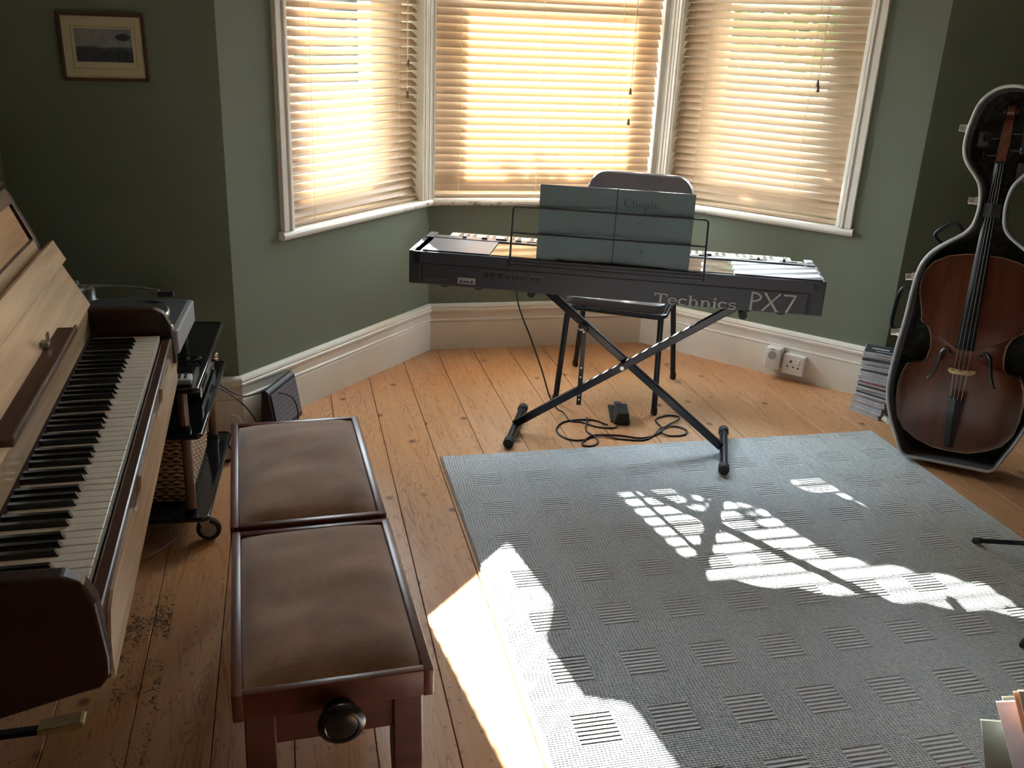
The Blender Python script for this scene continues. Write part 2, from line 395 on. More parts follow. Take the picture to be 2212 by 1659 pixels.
SK = [(0, 0), (.022, 0), (.022, .138), (.017, .143), (.024, .148), (.024, .153), (.019, .158), (.019, .19), (.028, .196), (.030, .206), (.022, .211), (.027, .217), (.024, .226), (.010, .231), (0, .231)]
def skirting(name, p, q, e0=0, e1=0):
    """baseboard along p->q, room on the right-hand side; e0/e1 = mitre slopes"""
    p, q = V(p), V(q); d = (q-p).normalized(); n = V((d.y, -d.x, 0)); L = (q-p).length
    A = [p+n*a+d*(a*e0)+V((0, 0, z)) for a, z in SK]; B = [q+n*a+d*(a*e1)+V((0, 0, z)) for a, z in SK]
    o = MB().rings([A, B]).build(name, 'trim'); return struct(o)
tn = math.tan(R(46.5/2)); tn2 = math.tan(R(48/2))
skirting('baseboard_front_left', (XL, YF, 0), AL, 0, tn)
skirting('baseboard_bay_left', AL, CL, -tn, -tn)
skirting('baseboard_bay_center', CL, CR, tn, -tn2)
skirting('baseboard_bay_right', CR, AR, tn2, tn2)
skirting('baseboard_front_right', AR, (XR, YF, 0), -tn2, 0)
skirting('baseboard_right', (XR, YF, 0), (XR, YB, 0))

# ---- bay walls and windows
def seg(name, mw, W, o0, o1, blo, bhi, g0, g1, side, num):
    """local x along the wall, local y outward; opening o0..o1, glass g0..g1, blind blo..bhi"""
    m = MB(); m.box((0, 0, 0), (W, .19, ZS)); m.box((0, 0, ZH), (W, .19, ZC))
    if o0 > .2: m.box((0, 0, ZS), (o0, .19, ZH))
    if o1 < W-.2: m.box((o1, 0, ZS), (W, .19, ZH))
    struct(m.build('wall_bay_'+name, 'wall', wm=mw))
    # sill with rounded nose
    s0 = o0-.012 if o0 > .2 else 0; s1 = o1+.012 if o1 < W-.2 else W
    prof = [(.14, ZS), (-.016, ZS), (-.026, ZS+.004), (-.033, ZS+.013), (-.033, ZS+.022), (-.026, ZS+.031), (-.016, ZS+.034), (.14, ZS+.034)]
    e0 = 0 if o0 > .2 else 1; e1 = 0 if o1 < W-.2 else 1
    A = [V((s0-(y*tn if e0 else 0), y, z)) for y, z in prof]; B = [V((s1+(y*tn if e1 else 0), y, z)) for y, z in prof]
    struct(MB().rings([A, B]).build('trim_sill_'+name, 'sill', wm=mw))
    # casing on the free side
    for (lo, hi, sgn) in ((o0, blo, 1), (bhi, o1, -1)):
        if (sgn == 1 and o0 <= .2) or (sgn == -1 and o1 >= W-.2): continue
        w = hi-lo; m = MB()
        out = lo if sgn == 1 else hi
        def bar(a, c, y0, y1): m.box((min(out+sgn*a, out+sgn*c), y0, ZS+.034), (max(out+sgn*a, out+sgn*c), y1, ZH+.06), bev=.003)
        bar(0, .028, -.022, .02); bar(.028, .036, -.016, .02); bar(.036, .048, -.026, .02); bar(.048, .052, -.012, .02); bar(.052, .062, -.018, .03); bar(.062, w, -.006, .14)
        struct(m.build('trim_casing_'+name, 'trim', wm=mw))
    # sash
    w0, w1 = blo-.02, bhi+.02; zb = ZS+.034
    wf = MB(); y0, y1 = .10, .145
    wf.box((w0, y0, zb), (g0, y1, ZH), bev=.002); wf.box((g1, y0, zb), (w1, y1, ZH), bev=.002)
    wf.box((g0, y0, zb), (g1, y1, .885), bev=.002); wf.box((g0, y0, ZH-.09), (g1, y1, ZH), bev=.002)
    wf.box((g0, y0-.004, 1.66), (g1, y1+.02, 1.70), bev=.002)
    wo = struct(wf.build('window_%d' % num, 'trim', wm=mw))
    g = MB(); g.box((g0-.005, .122, .88), (g1+.005, .125, ZH-.085)); go = g.build('glass', 'glass', wo)
    return wo
def Mseg(o, p): d = (V(p)-V(o)).normalized(); return basis(o, d, V((-d.y, d.x, 0)), (0, 0, 1))
ML, MC_, MR_ = Mseg(AL, CL), Mseg(CL, CR), Mseg(CR, AR)
seg('left', ML, 1.25, .26, 1.25, .335, 1.165, .482, .955, -1, 1)
seg('center', MC_, 1.12, 0, 1.12, .024, 1.088, .155, .965, 0, 2)
seg('right', MR_, 1.22, 0, .985, .075, .912, .255, .75, 1, 3)
# corner mullions with beading
for nm, cn, d1, a1, d2, a2 in (('left', CL, (AL-CL).normalized(), .085, V((1, 0, 0)), .022), ('right', CR, V((-1, 0, 0)), .03, (AR-CR).normalized(), .075)):
    m = MB()
    inn = lambda d: V((d.y, -d.x, 0))
    n1 = V((-d1.y, d1.x, 0)); n1 = n1 if n1.y > 0 or nm == 'x' else -n1
    n2 = V((-d2.y, d2.x, 0)); n2 = n2 if n2.y > 0 else -n2
    pr = .02
    bis = (n1+n2).normalized(); k_ = pr/bis.dot(n1)
    P1 = cn+d1*a1; P2 = cn-bis*k_; P3 = cn+d2*a2
    poly = [P1-n1*pr, P2, P3-n2*pr, P3+n2*.15, cn+bis*.2, P1+n1*.15]
    m.prism([(p.x, p.y) for p in poly], ZS+.03, ZH+.1)
    for d, a, n in ((d1, a1, n1), (d2, a2, n2)):
        q = .006
        while q < a-.004:
            p = cn-bis*k_+d*q; m.cyl((p.x, p.y, ZS+.03), (p.x, p.y, ZH+.1), .0055 if int(q*1000) % 3 else .0035, seg=10); q += .0165
    struct(m.build('trim_mullion_'+nm, 'trim', smooth=True))

# ---- blinds
def blind(name, mw, lo, hi, tilt, lab, ladders, pulls, roll_=0.0):
    root = thing('venetian_blind', lab, 'blind', mw, 'wooden venetian blinds in the bay window')
    p = .0337; z0 = .798; n = int((ZH-.07-z0)/p); w = .042; yc = .03
    m = MB(); rnd = random.Random(len(lab))
    for i in range(n):
        z = z0+i*p; a = R(tilt)+R(rnd.uniform(-1.2, 1.2))
        if i < 2: a = R(tilt+12)
        th = .0026; dx = rnd.uniform(-.003, .003)
        c, s_ = math.cos(a), math.sin(a); A = []
        cur = .0018
        pts = [(-w/2, 0), (-w/4, cur), (0, cur*1.35), (w/4, cur), (w/2, 0), (w/2, -th), (w/4, cur-th), (0, cur*1.35-th), (-w/4, cur-th), (-w/2, -th)]
        sec = [(yc+q*c-h*s_, z+q*s_+h*c) for q, h in pts]
        dz = rnd.uniform(-.0012, .0012)
        m.rings([[V((lo+dx, y, zz-dz)) for y, zz in sec], [V((hi+dx, y, zz+dz)) for y, zz in sec]])
    m.build('slats', 'slat', root)
    MB().box((lo, yc-.02, ZS+.036), (hi, yc+.022, ZS+.05), bev=.003).build('bottom_rail', 'slat', root)
    MB().box((lo, yc-.025, ZH-.05), (hi, yc+.03, ZH)).build('head_rail', 'slat', root)
    for x_ in ladders:
        m = MB()
        for yy in (yc-.019, yc+.019): m.tube([(x_, yy, ZS+.045), (x_, yy, ZH-.04)], .0008, 5)
        for i in range(n):
            z = z0+i*p-.002; c, s_ = math.cos(R(tilt)), math.sin(R(tilt))
            m.tube([(x_, yc-.019, z-.019*s_), (x_, yc+.019, z+.019*s_)], .0007, 4)
        m.build('ladder_cord', 'cord', root)
    for x_, z_ in pulls:
        c_ = MB().tube([(x_, yc-.03, ZH-.03), (x_, yc-.03, z_)], .0012, 6).build('pull_cord', 'cord', root)
        MB().lathe([(.003, .03), (.005, .026), (.008, .004), (.0075, 0)], Matrix.Translation((x_, yc-.03, z_-.03)), 12).build('tassel', 'postwood', c_)
    return root
blind('l', ML, .338, 1.168, 37, 'pale lit wooden venetian blind in the left window of the bay', (.47, 1.03), ((1.08, 1.37), (1.075, 1.24)))
blind('c', MC_, .024, 1.088, 53, 'brightly backlit wooden venetian blind filling the middle window of the bay', (.14, .52, .90), ((.955, 1.27), (.958, 1.13)))
blind('r', MR_, .078, .908, 43, 'tan wooden venetian blind in the right window of the bay', (.20, .70), ((.735, 1.36), (.74, 1.34)))

# ------------------------------------------------------------------ rug
m = MB(); m.box((.52, .55, 0.001), (2.337, 3.165, .009), bev=.002)
rug = m.build('rug', 'rug'); tag(rug, 'large pale grey woven rug with ribbed squares on the floorboards', 'rug')
m = MB(); m.box((.514, .544, 0.0005), (2.343, 3.171, .005), bev=.001); m.build('binding', 'rug_edge', rug)

# ------------------------------------------------------------------ upright piano
PM = TR(-.3175, 1.225, 0, R(1.3)); L = 1.325
P = thing('upright_piano', 'walnut upright piano with its lid open against the left wall', 'piano', PM)
ZK = .733
side = [(-.59, 0), (-.26, 0), (-.26, .05), (-.30, .09), (-.32, .42), (-.23, .51), (-.12, .574), (-.01, .602), (.018, .607), (.034, .628), (.036, .66), (.028, .755), (.014, .788), (-.012, .802),
        (-.17, .806), (-.262, .955), (-.275, .995), (-.318, 1.10), (-.332, 1.118), (-.59, 1.118)]
for y0, y1, lb in ((0, .032, 'dark mahogany end cheek nearest the camera'), (L-.034, L, 'dark mahogany end cheek beside the hi-fi trolley')):
    o = MB().prism(side, y0, y1, 1).build('side_panel', 'mahog_x', P, label=lb)
    md = o.modifiers.new('b', 'BEVEL'); md.width = .006; md.segments = 3; md.limit_method = 'ANGLE'; md.angle_limit = R(25)
a0, a1 = .032, L-.034
MB().box((-.26, a0, .585), (.006, a1, .70)).build('key_bed', 'mahog', P)
MB().box((.004, a0, .60), (.028, a1, .722), bev=.004).build('key_slip', 'mahog', P)
# pale rail in front with the scalloped reveal
pts = [(a0, .60)]
for yy, zz in ((a0, .655), (.06, .70), (.10, .712), (.36, .712), (.385, .69), (.42, .685), (.47, .69), (.49, .712), (.80, .712), (.82, .69), (.88, .685), (.92, .69), (.94, .712), (1.15, .712), (1.175, .66), (a1, .65)): pts.append((yy, zz))
pts.append((a1, .60))
MB().prism(pts, .0285, .034, 0).build('front_rail', 'walnut', P)
MB().box((-.42, a0, .08), (-.40, a1, .60)).build('bottom_door', 'mahog', P)
MB().box((-.59, a0, .02), (-.57, a1, 1.10)).build('back_panel', 'mahog', P)
MB().box((-.43, a0, .0), (-.385, a1, .10), bev=.004).build('plinth', 'mahog', P)
# keys
wkp = 1.236/52
kw = MB().box((-.165, .0008, ZK-.02), (0, wkp-.0008, ZK), bev=.0012, seg=2); kw = kw.build('white_key', 'ivory', P)
kb_ = MB().rings([[V((x_, y_, z_)) for x_, y_, z_ in ((-.163, -.0055, ZK-.004), (-.163, .0055, ZK-.004), (-.052, .0055, ZK-.004), (-.052, -.0055, ZK-.004))],
                  [V((x_, y_, z_)) for x_, y_, z_ in ((-.163, -.0048, ZK+.011), (-.163, .0048, ZK+.011), (-.060, .0045, ZK+.011), (-.060, -.0045, ZK+.011))]]).build('black_key', 'ebony', P)
ystart = a0+(a1-a0-1.236)/2
first_w = first_b = True
for i in range(52):
    o = kw if i == 0 else kw.copy()
    if i: C.objects.link(o); o.parent = P
    o.location = (0, ystart+i*wkp, RT.uniform(-.0004, .0004))
    # notes seen from the player: lowest note is at the near end
    nn = (i+5) % 7            # 0=C
    if nn in (0, 1, 3, 4, 5) and i < 51:
        q = kb_ if first_b else kb_.copy()
        if not first_b: C.objects.link(q); q.parent = P
        first_b = False
        off = {0: -.002, 1: .002, 3: -.003, 4: 0, 5: .003}[nn]
        q.location = (0, ystart+(i+1)*wkp+off, 0)
MB().box((-.17, a0, .69), (-.163, a1, .742)).build('key_felt', 'felt', P)
MB().box((-.182, a0, .70), (-.17, a1, .806)).build('name_board', 'walnut', P)
def lean(x0, z0, x1, z1, th, ya, yb, name, mt, bev=.002):
    d = V((x1-x0, 0, z1-z0)); n_ = V((-d.z, 0, d.x)).normalized()
    if n_.x > 0: n_ = -n_
    a, b2 = V((x0, 0, z0)), V((x1, 0, z1)); q = [a, b2, b2+n_*th, a+n_*th]
    o = MB().prism([(v.x, v.z) for v in q], ya, yb, 1).build(name, mt, P)
    md = o.modifiers.new('b', 'BEVEL'); md.width = bev; md.segments = 2; return o
lean(-.168, .808, -.226, .922, .018, 0, L+.006, 'fall_board', 'walnut')
lean(-.216, .924, -.242, .976, .016, -.01, L+.028, 'fall_flap', 'walnut')
lean(-.262, .955, -.275, .99, .02, 0.004, L-.004, 'lower_frame', 'walnut')
lean(-.279, .985, -.3235, 1.096, .01, .04, L-.04, 'upper_panel', 'walnut2')
lean(-.274, .988, -.2755, .993, .012, .03, L-.03, 'panel_moulding', 'mahog')
lean(-.308, 1.082, -.322, 1.118, .014, .03, L-.03, 'top_moulding', 'ledge')
top = [(-.60, 1.119), (-.334, 1.119), (-.330, 1.122), (-.336, 1.129), (-.35, 1.132), (-.60, 1.132)]
MB().prism(top, .0, L, 1).build('lid', 'ledge', P)
# music ledge and its clip
m = MB().box((-.19, .38, .834), (-.146, 1.015, .848), bev=.004); m.box((-.152, .38, .842), (-.145, 1.015, .854), bev=.003)
m.build('music_ledge', 'ledge', P)
m = MB().box((-.196, .86, .850), (-.178, .885, .862), bev=.002); m.box((-.182, .864, .855), (-.178, .869, .880)); m.box((-.182, .876, .855), (-.178, .881, .880)); m.build('clip', 'steel', P)
m = MB(); m.prism([(-.24, .084), (-.155, .088), (-.145, .096), (-.145, .104), (-.155, .106), (-.24, .098)], .55, .59, 1)
MB().box((-.42, .560, .078), (-.236, .580, .092), bev=.003).build('pedal_rod', 'dark', P)
o = m.build('pedal', 'brass', P); md = o.modifiers.new('b', 'BEVEL'); md.width = .003; md.segments = 2

# ------------------------------------------------------------------ duet stool
ST = thing('duet_stool', 'long red mahogany duet stool with two brown velvet seats', 'stool', TR(-.129, 1.335, 0, R(2.4)))
def pad(w, d, z, name, x0, y0):
    nx, ny = 22, 30; m = MB(); b = m.b; vs = []
    rn = random.Random(int(y0*100))
    for j in range(ny+1):
        row = []
        for i in range(nx+1):
            u = i/nx*2-1; v_ = j/ny*2-1
            e = (1-abs(u)**5)*(1-abs(v_)**5)
            h = .026*e**.6+.006*(1-u*u)*(1-v_*v_)
            h += .0022*math.sin(v_*7+u*1.4+y0*9)*e+.0012*math.sin(v_*15-u*2+1)*e
            sx = u*(1-.015*abs(v_)**8); sy_ = v_*(1-.01*abs(u)**8)
            row.append(b.verts.new((x0+w/2+sx*w/2, y0+d/2+sy_*d/2, z+h)))
        vs.append(row)
    for j in range(ny):
        for i in range(nx): b.faces.new((vs[j][i], vs[j][i+1], vs[j+1][i+1], vs[j+1][i]))
    edge = [vs[0][i] for i in range(nx+1)]+[vs[j][nx] for j in range(1, ny+1)]+[vs[ny][i] for i in range(nx-1, -1, -1)]+[vs[j][0] for j in range(ny-1, 0, -1)]
    low = [b.verts.new((v_.co.x, v_.co.y, z-.01)) for v_ in edge]
    for i in range(len(edge)): b.faces.new((edge[i], edge[(i+1) % len(edge)], low[(i+1) % len(edge)], low[i]))
    b.faces.new(low)
    return m
def seatbox(y0, d, z, x0=0, W=.344):
    m = MB(); r = .019
    m.box((x0, y0, z-.056), (x0+r, y0+d, z), bev=.003); m.box((x0+W-r, y0, z-.056), (x0+W, y0+d, z), bev=.003)
    m.box((x0+.001, y0+.001, z-.055), (x0+W-.001, y0+r, z-.0005), bev=.003); m.box((x0+.001, y0+d-r, z-.055), (x0+W-.001, y0+d-.001, z-.0005), bev=.003)
    m.box((x0+.005, y0+.005, z-.03), (x0+W-.005, y0+d-.005, z-.015))
    m.build('seat_box', 'stool', ST, smooth=True)
    pad(W-2*r+.001, d-2*r+.001, z-.006, 'p', x0+r, y0+r).build('cushion', 'velvet', ST, smooth=True)
seatbox(0, .552, .479); seatbox(.556, .578, .486, -.003)
m = MB(); xa, xb = .018, .326
m.box((xa+.01, .02, .352), (xb-.01, .04, .43)); m.build('apron', 'stool_x', ST)
MB().box((xa+.01, 1.09, .352), (xb-.01, 1.11, .43)).build('apron', 'stool_x', ST)
MB().box((xa+.012, .03, .352), (xa+.03, 1.10, .424)).build('apron', 'stool', ST)
MB().box((xb-.03, .03, .352), (xb-.012, 1.10, .424)).build('apron', 'stool', ST)
for lx in (0, 1):
    for ly in (0, 1):
        x0 = xa if lx == 0 else xb-.052; y0 = .014 if ly == 0 else 1.116-.052
        a = [V((x0, y0, .424)), V((x0+.052, y0, .424)), V((x0+.052, y0+.052, .424)), V((x0, y0+.052, .424))]
        c_ = V((x0+.026+(-.004 if lx == 0 else .004), y0+.026, 0)); bb = [c_+V((dx*.018, dy*.018, 0)) for dx, dy in ((-1, -1), (1, -1), (1, 1), (-1, 1))]
        md_ = [p_.lerp(q_, .35)+V(((p_.x-x0-.026)*.15, (p_.y-y0-.026)*.15, 0)) for p_, q_ in zip(a, bb)]
        o = MB().rings([bb, md_, a]).build('leg', 'stool_x', ST); md = o.modifiers.new('b', 'BEVEL'); md.width = .003; md.segments = 2
for yk, sg in ((.0, -1), (1.134, 1)):
    mm = Matrix.Translation((.178, yk+sg*(-.008), .420)) @ Matrix.Rotation(R(90)*(1 if sg < 0 else -1), 4, 'X')
    MB().lathe([(.012, 0), (.012, .012), (.030, .013), (.032, .018), (.018, .021), (.018, .025), (.034, .030), (.040, .036), (.041, .044), (.036, .050), (.029, .052), (.027, .0505), (.018, .054), (0, .055)], mm, 32).build('knob', 'ebony', ST, smooth=True, label='turned dark adjusting knob')

# ------------------------------------------------------------------ keyboard (digital piano)
KM = basis((.40913, 3.28566, .77), V((.92886, -.37043, 0))*1.04, V((.37043, .92886, 0))*1.04, V((0, 0, 1.04)))
K = thing('digital_piano', 'dark grey portable digital piano on the X stand, its back to the camera', 'keyboard', KM)
KL = 1.388; DP = .30
prof = [(0, -.002), (0, -.042), (.004, -.044), (.004, -.113), (.008, -.117), (DP+.09, -.117), (DP+.095, -.06), (DP+.095, -.035), (.225, -.035), (.225, -.004), (.215, 0), (.004, 0)]
def xprism(m, prof, x0, x1):
    A = [V((x0, y, z)) for y, z in prof]; B = [V((x1, y, z)) for y, z in prof]; return m.rings([A, B])
o = xprism(MB(), prof, .018, KL-.018).build('body', 'kb', K)
eprof = [(0, -.002), (0, -.112), (.006, -.118), (DP+.09, -.118), (DP+.1, -.108), (DP+.1, -.05), (DP+.07, -.022), (.225, 0), (.004, 0)]
for x0, x1 in ((0, .042), (KL-.042, KL)):
    o = xprism(MB(), eprof, x0, x1).build('end_cap', 'kb_end', K); md = o.modifiers.new('b', 'BEVEL'); md.width = .003; md.segments = 2
for x0, x1 in ((.006, .036), (KL-.036, KL-.006)):
    MB().box((x0, .212, -.002), (x1, .30, .004), bev=.002).build('end_block', 'kb_top', K)
MB().box((.044, .010, 0), (.278, .205, .004), bev=.001).build('speaker_grille', 'grille', K)
MB().box((1.095, .010, 0), (KL-.012, .188, .004), bev=.001).build('speaker_grille', 'grille', K)
MB().box((.281, .012, .0), (1.092, .20, .0025)).build('display_panel', 'gloss', K)
MB().prism([(.206, .006), (.262, .003), (.262, -.03), (.206, -.02)], .044, KL-.044, 0).build('control_panel', 'kb_top', K)
rk = random.Random(5)
for x_, yy, L_ in ((.14, .23, .014), (.21, .232, .02), (.262, .232, .04), (.335, .23, .02), (.46, .232, .02), (.985, .225, .03), (1.01, .245, .02)):
    MB().box((x_, yy, .003), (x_+L_, yy+.009, .0095), bev=.001).build('button', 'black', K)
for x_, s_ in ((.375, .7), (.52, .4), (1.16, .5), (1.262, .25), (.58, .6)):
    MB().box((x_, .234, .002), (x_+.06, .237, .0065)).build('slider_slot', 'dark', K)
    MB().box((x_+.06*s_-.004, .228, .004), (x_+.06*s_+.004, .243, .014), bev=.001).build('slider', 'black', K)
# playing keys
kk0, kk1 = .07, KL-.07; wk = (kk1-kk0)/52
kw2 = MB().box((.0005, .266, -.03), (wk-.0005, .388, -.013), bev=.001).build('white_key', 'ivory', K)
kb2 = MB().box((-.0055, .266, -.014), (.0055, .345, -.002), bev=.0015).build('black_key', 'ebony', K)
fb = True
for i in range(52):
    o = kw2 if i == 0 else kw2.copy()
    if i: C.objects.link(o); o.parent = K
    j = 51-i; o.location = (kk0+i*wk, 0, 0)
    nn = (j-1+5) % 7
    if i < 51 and nn in (0, 1, 3, 4, 5):
        q = kb2 if fb else kb2.copy()
        if not fb: C.objects.link(q); q.parent = K
        fb = False; q.location = (kk0+(i+1)*wk, 0, 0)
# back face details: grooves, jacks, label
m = MB(); m.box((.02, -.0015, -.0435), (KL-.045, .002, -.041)); m.box((KL-.05, -.001, -.113), (KL-.048, .004, -.044)); m.box((.045, -.001, -.113), (.047, .004, -.044)); m.build('panel_seam', 'dark', K)
for x_ in (.27, .292, .318): MB().cyl((x_, .008, -.066), (x_, -.0015+.004, -.066), .009, seg=16).build('socket', 'dark', K)
for i, x_ in enumerate((.346, .364, .378, .396, .43, .447)): MB().cyl((x_, .008, -.07), (x_, .0028, -.07), .0045, seg=12).build('socket', 'dark', K)
m = MB()
for x_, w_, z_ in ((.25, .085, -.052), (.34, .03, -.054), (.372, .035, -.056), (.425, .045, -.058), (.06, .08, -.094), (.06, .055, -.10), (.10, .018, -.06), (.14, .012, -.06), (.196, .022, -.06), (.24, .01, -.061)): m.box((x_, .0028, z_-.0012), (x_+w_, .0045, z_+.0006))
m.build('small_print', 'print_dim', K)
lb_ = MB().box((.172, .0022, -.104), (.234, .0042, -.082)).build('warning_label', 'lab', K)
m = MB()
for x_ in (.184, .222): m.prism([(x_-.007, -.1), (x_+.007, -.1), (x_, -.088)], .0018, .0024, 1)
m.box((.192, .0018, -.099), (.214, .0024, -.093)); m.build('warning_triangles', 'ink', lb_)
for x_ in (.12, 1.149, 1.262, .24):
    MB().lathe([(.014, .012), (.018, .006), (.016, -.002), (.008, -.006)], Matrix.Translation((x_, .04, -.124)), 16).build('foot', 'rubber', K, smooth=True)
for x_, y_ in ((.12, .33), (1.262, .33)):
    MB().lathe([(.014, .012), (.018, .006), (.016, -.002), (.008, -.006)], Matrix.Translation((x_, y_, -.124)), 16).build('foot', 'rubber', K, smooth=True)
MB().box((.34, -.002, -.03), (1.0, .016, -.008), bev=.003).build('rest_channel', 'kb_end', K)

# stroke lettering -------------------------------------------------
def stroke(m, pts, w, y0, y1, sc, ox, oz, fl=0, w2=None):
    """pts in unit glyph space; w half-width(s)"""
    n = len(pts); ws = w if isinstance(w, (list, tuple)) else [w]*n
    P2 = [V((p[0], p[1])) for p in pts]; Lf, Rt = [], []
    for i in range(n):
        d = (P2[min(n-1, i+1)]-P2[max(0, i-1)]); d.normalize(); nn = V((-d.y, d.x))
        Lf.append(P2[i]+nn*ws[i]); Rt.append(P2[i]-nn*ws[i])
    for i in range(n-1):
        q = [Lf[i], Lf[i+1], Rt[i+1], Rt[i]]
        A = [m.b.verts.new((ox+p.x*sc[0], y0, oz+p.y*sc[1])) for p in q]; B = [m.b.verts.new((ox+p.x*sc[0], y1, oz+p.y*sc[1])) for p in q]
        m.b.faces.new(A); m.b.faces.new(B[::-1])
        for k in range(4): m.b.faces.new((A[k], A[(k+1) % 4], B[(k+1) % 4], B[k]))
def arc(cx, cy_, rx, ry, a0, a1, n=14): return [(cx+rx*math.cos(R(a0+(a1-a0)*i/n)), cy_+ry*math.sin(R(a0+(a1-a0)*i/n))) for i in range(n+1)]
def slab(k):
    s = .075; t_ = .045
    G = {'T': ([([(.45, 0), (.45, 1)], s*1.1), ([(0.02, .95), (.88, .95)], t_*1.2), ([(.25, .04), (.65, .04)], t_), ([(.05, .99), (.05, .72)], t_), ([(.85, .99), (.85, .72)], t_)], .93),
         'e': ([(arc(.34, .33, .27, .29, 0, 320), [s*.6]+[s*.8]*4+[s*1.05]*7+[s*.6, s*.4, s*.4]), ([(.06, .36), (.62, .36)], t_*.8)], .70),
         'c': ([(arc(.33, .33, .27, .29, 40, 322), [s*.6]*2+[s*.8]*3+[s*1.05]*6+[s*.6, s*.5, s*.4, s*.4]), ([(.55, .5), (.55, .64)], t_*1.1)], .66),
         'h': ([([(.17, 0), (.17, 1)], s), ([(.02, .96), (.17, .96)], t_), ([(.02, .04), (.33, .04)], t_), ([(.62, 0), (.62, .42)], s), (arc(.4, .40, .21, .22, 0, 180, 10), s*.7), ([(.47, .04), (.78, .04)], t_)], .82),
         'n': ([([(.17, 0), (.17, .64)], s), ([(.02, .60), (.17, .60)], t_), ([(.02, .04), (.33, .04)], t_), ([(.62, 0), (.62, .42)], s), (arc(.4, .40, .21, .22, 0, 180, 10), s*.7), ([(.47, .04), (.78, .04)], t_)], .82),
         'i': ([([(.17, 0), (.17, .64)], s), ([(.02, .60), (.17, .60)], t_), ([(.02, .04), (.33, .04)], t_), (arc(.17, .86, .05, .05, 0, 360, 10), .05)], .38),
         's': ([(arc(.3, .47, .2, .15, 20, 250, 10)+arc(.3, .18, .22, .15, 70, -170, 12), s*.72), ([(.5, .50), (.5, .64)], t_*.9), ([(.07, .02), (.07, .17)], t_*.9)], .58)}
    return G[k]
def write(m, text, glyphs, x, z, sc, y0, y1, gap=.02):
    for ch in text:
        st, adv = glyphs(ch)
        for pts, w in st: stroke(m, pts, w, y0, y1, sc, x, z)
        x += (adv+gap)*sc[0]
    return x
m = MB(); write(m, 'Technics', slab, .843, -.1165, (.0475, .036), .0022, .0044); m.build('maker_name', 'print', K, label='grey slab-serif lettering reading Technics')
def px7(k):
    t_ = .05
    return {'P': ([([(.12, 0), (.12, 1)], [.058, .045]), (arc(.12, .73, .44, .24, 90, -90, 12), t_), ([(.04, .015), (.22, .015)], .022)], .66),
            'X': ([([(.06, 1), (.72, 0)], [.055, .06]), ([(.80, 1), (.0, 0)], [.04, .05]), ([(.0, .985), (.14, .985)], .02), ([(.62, .015), (.84, .015)], .022)], .90),
            '7': ([([(.04, .95), (.66, .95)], .048), ([(.62, .95), (.26, 0)], [.05, .06])], .72)}[k]
m = MB(); write(m, 'PX7', px7, 1.152, -.112, (.066, .061), .0022, .0044, .02); m.build('model_name', 'print', K, label='tall grey lettering reading PX7')

# wire music rest
RS = MB()
def rw(x, z): return V((x, .002+z*.10, z))
RS.tube([rw(.35, -.028), rw(.352, .16), rw(.354, .166), rw(.358, .170), rw(.366, .171), rw(.99-.008, .171), rw(.99, .166), rw(.992, .16), rw(.996, -.028)], .0034, 8)
RS.tube([rw(.352, .085), rw(.994, .085)], .0032, 8); RS.tube([rw(.351, .0), rw(.455, .002)], .0022, 6); RS.tube([rw(.94, .002), rw(.99, .0)], .0022, 6)
RS.tube([rw(.351, -.022), rw(.996, -.022)], .0028, 8)
RS.build('music_rest', 'black', K, smooth=True, label='thin black wire music rest')

# music book, open, its cover toward the camera
BKM = KM @ Matrix.Translation((0, .0, 0)) @ Matrix.Rotation(R(-5.5), 4, 'X')
BK = thing('music_book', 'open slate blue music book standing on the wire rest of the keyboard', 'book', BKM)
for nm, x0, x1, q0, q1 in (('back_cover', .438, .6915, .008, .021), ('front_cover', .693, .945, .021, .008)):
    m = MB(); m.prism([(x0, q0), (x1, q1), (x1, q1+.0012), (x0, q0+.0012)], -.004, .249); o = m.build(nm, 'book', BK)
    m = MB(); m.prism([(x0+.002, q0+.0014), (x1, q1+.0014), (x1, q1+.0075), (x0+.002, q0+.006)], -.002, .2495); m.build('pages', 'paper', BK)
MB().box((.6905, .0205, -.004), (.694, .0225, .249)).build('spine', 'ink', BK)
def didone(k):
    a, t_ = .05, .014
    G = {'C': ([(arc(.42, .5, .36, .47, 50, 310, 18), [t_]*4+[t_*1.6, a*.7]+[a]*7+[a*.7, t_*1.6]+[t_]*4), ([(.66, .72), (.66, .95)], t_)], .82),
         'h': ([([(.14, 0), (.14, .98)], a*.75), ([(.03, .01), (.27, .01)], t_), ([(.50, 0), (.50, .42)], a*.75), (arc(.32, .40, .18, .2, 0, 180, 10), t_*1.4), ([(.39, .01), (.62, .01)], t_)], .66),
         'o': ([(arc(.27, .3, .2, .29, 0, 360, 20), [a*.8, a*.7, a*.4, t_, t_, t_, t_, a*.4, a*.7, a*.8, a*.8, a*.8, a*.7, a*.4, t_, t_, t_, t_, a*.4, a*.7, a*.8])], .56),
         'p': ([([(.14, -.28), (.14, .58)], a*.75), ([(.03, -.27), (.27, -.27)], t_), (arc(.30, .3, .2, .28, 130, -130, 16), [t_]*4+[a*.5]+[a*.8]*7+[a*.5]+[t_]*4)], .62),
         'i': ([([(.12, 0), (.12, .58)], a*.75), ([(.02, .01), (.22, .01)], t_), (arc(.12, .8, .04, .04, 0, 360, 8), .03)], .28),
         'n': ([([(.14, 0), (.14, .58)], a*.75), ([(.03, .01), (.27, .01)], t_), ([(.50, 0), (.50, .42)], a*.75), (arc(.32, .40, .18, .2, 0, 180, 10), t_*1.4), ([(.39, .01), (.62, .01)], t_)], .66)}
    return G[k]
def on_cover(x): return .021-(x-.693)/(.945-.693)*.013
m = MB()
xx = .716
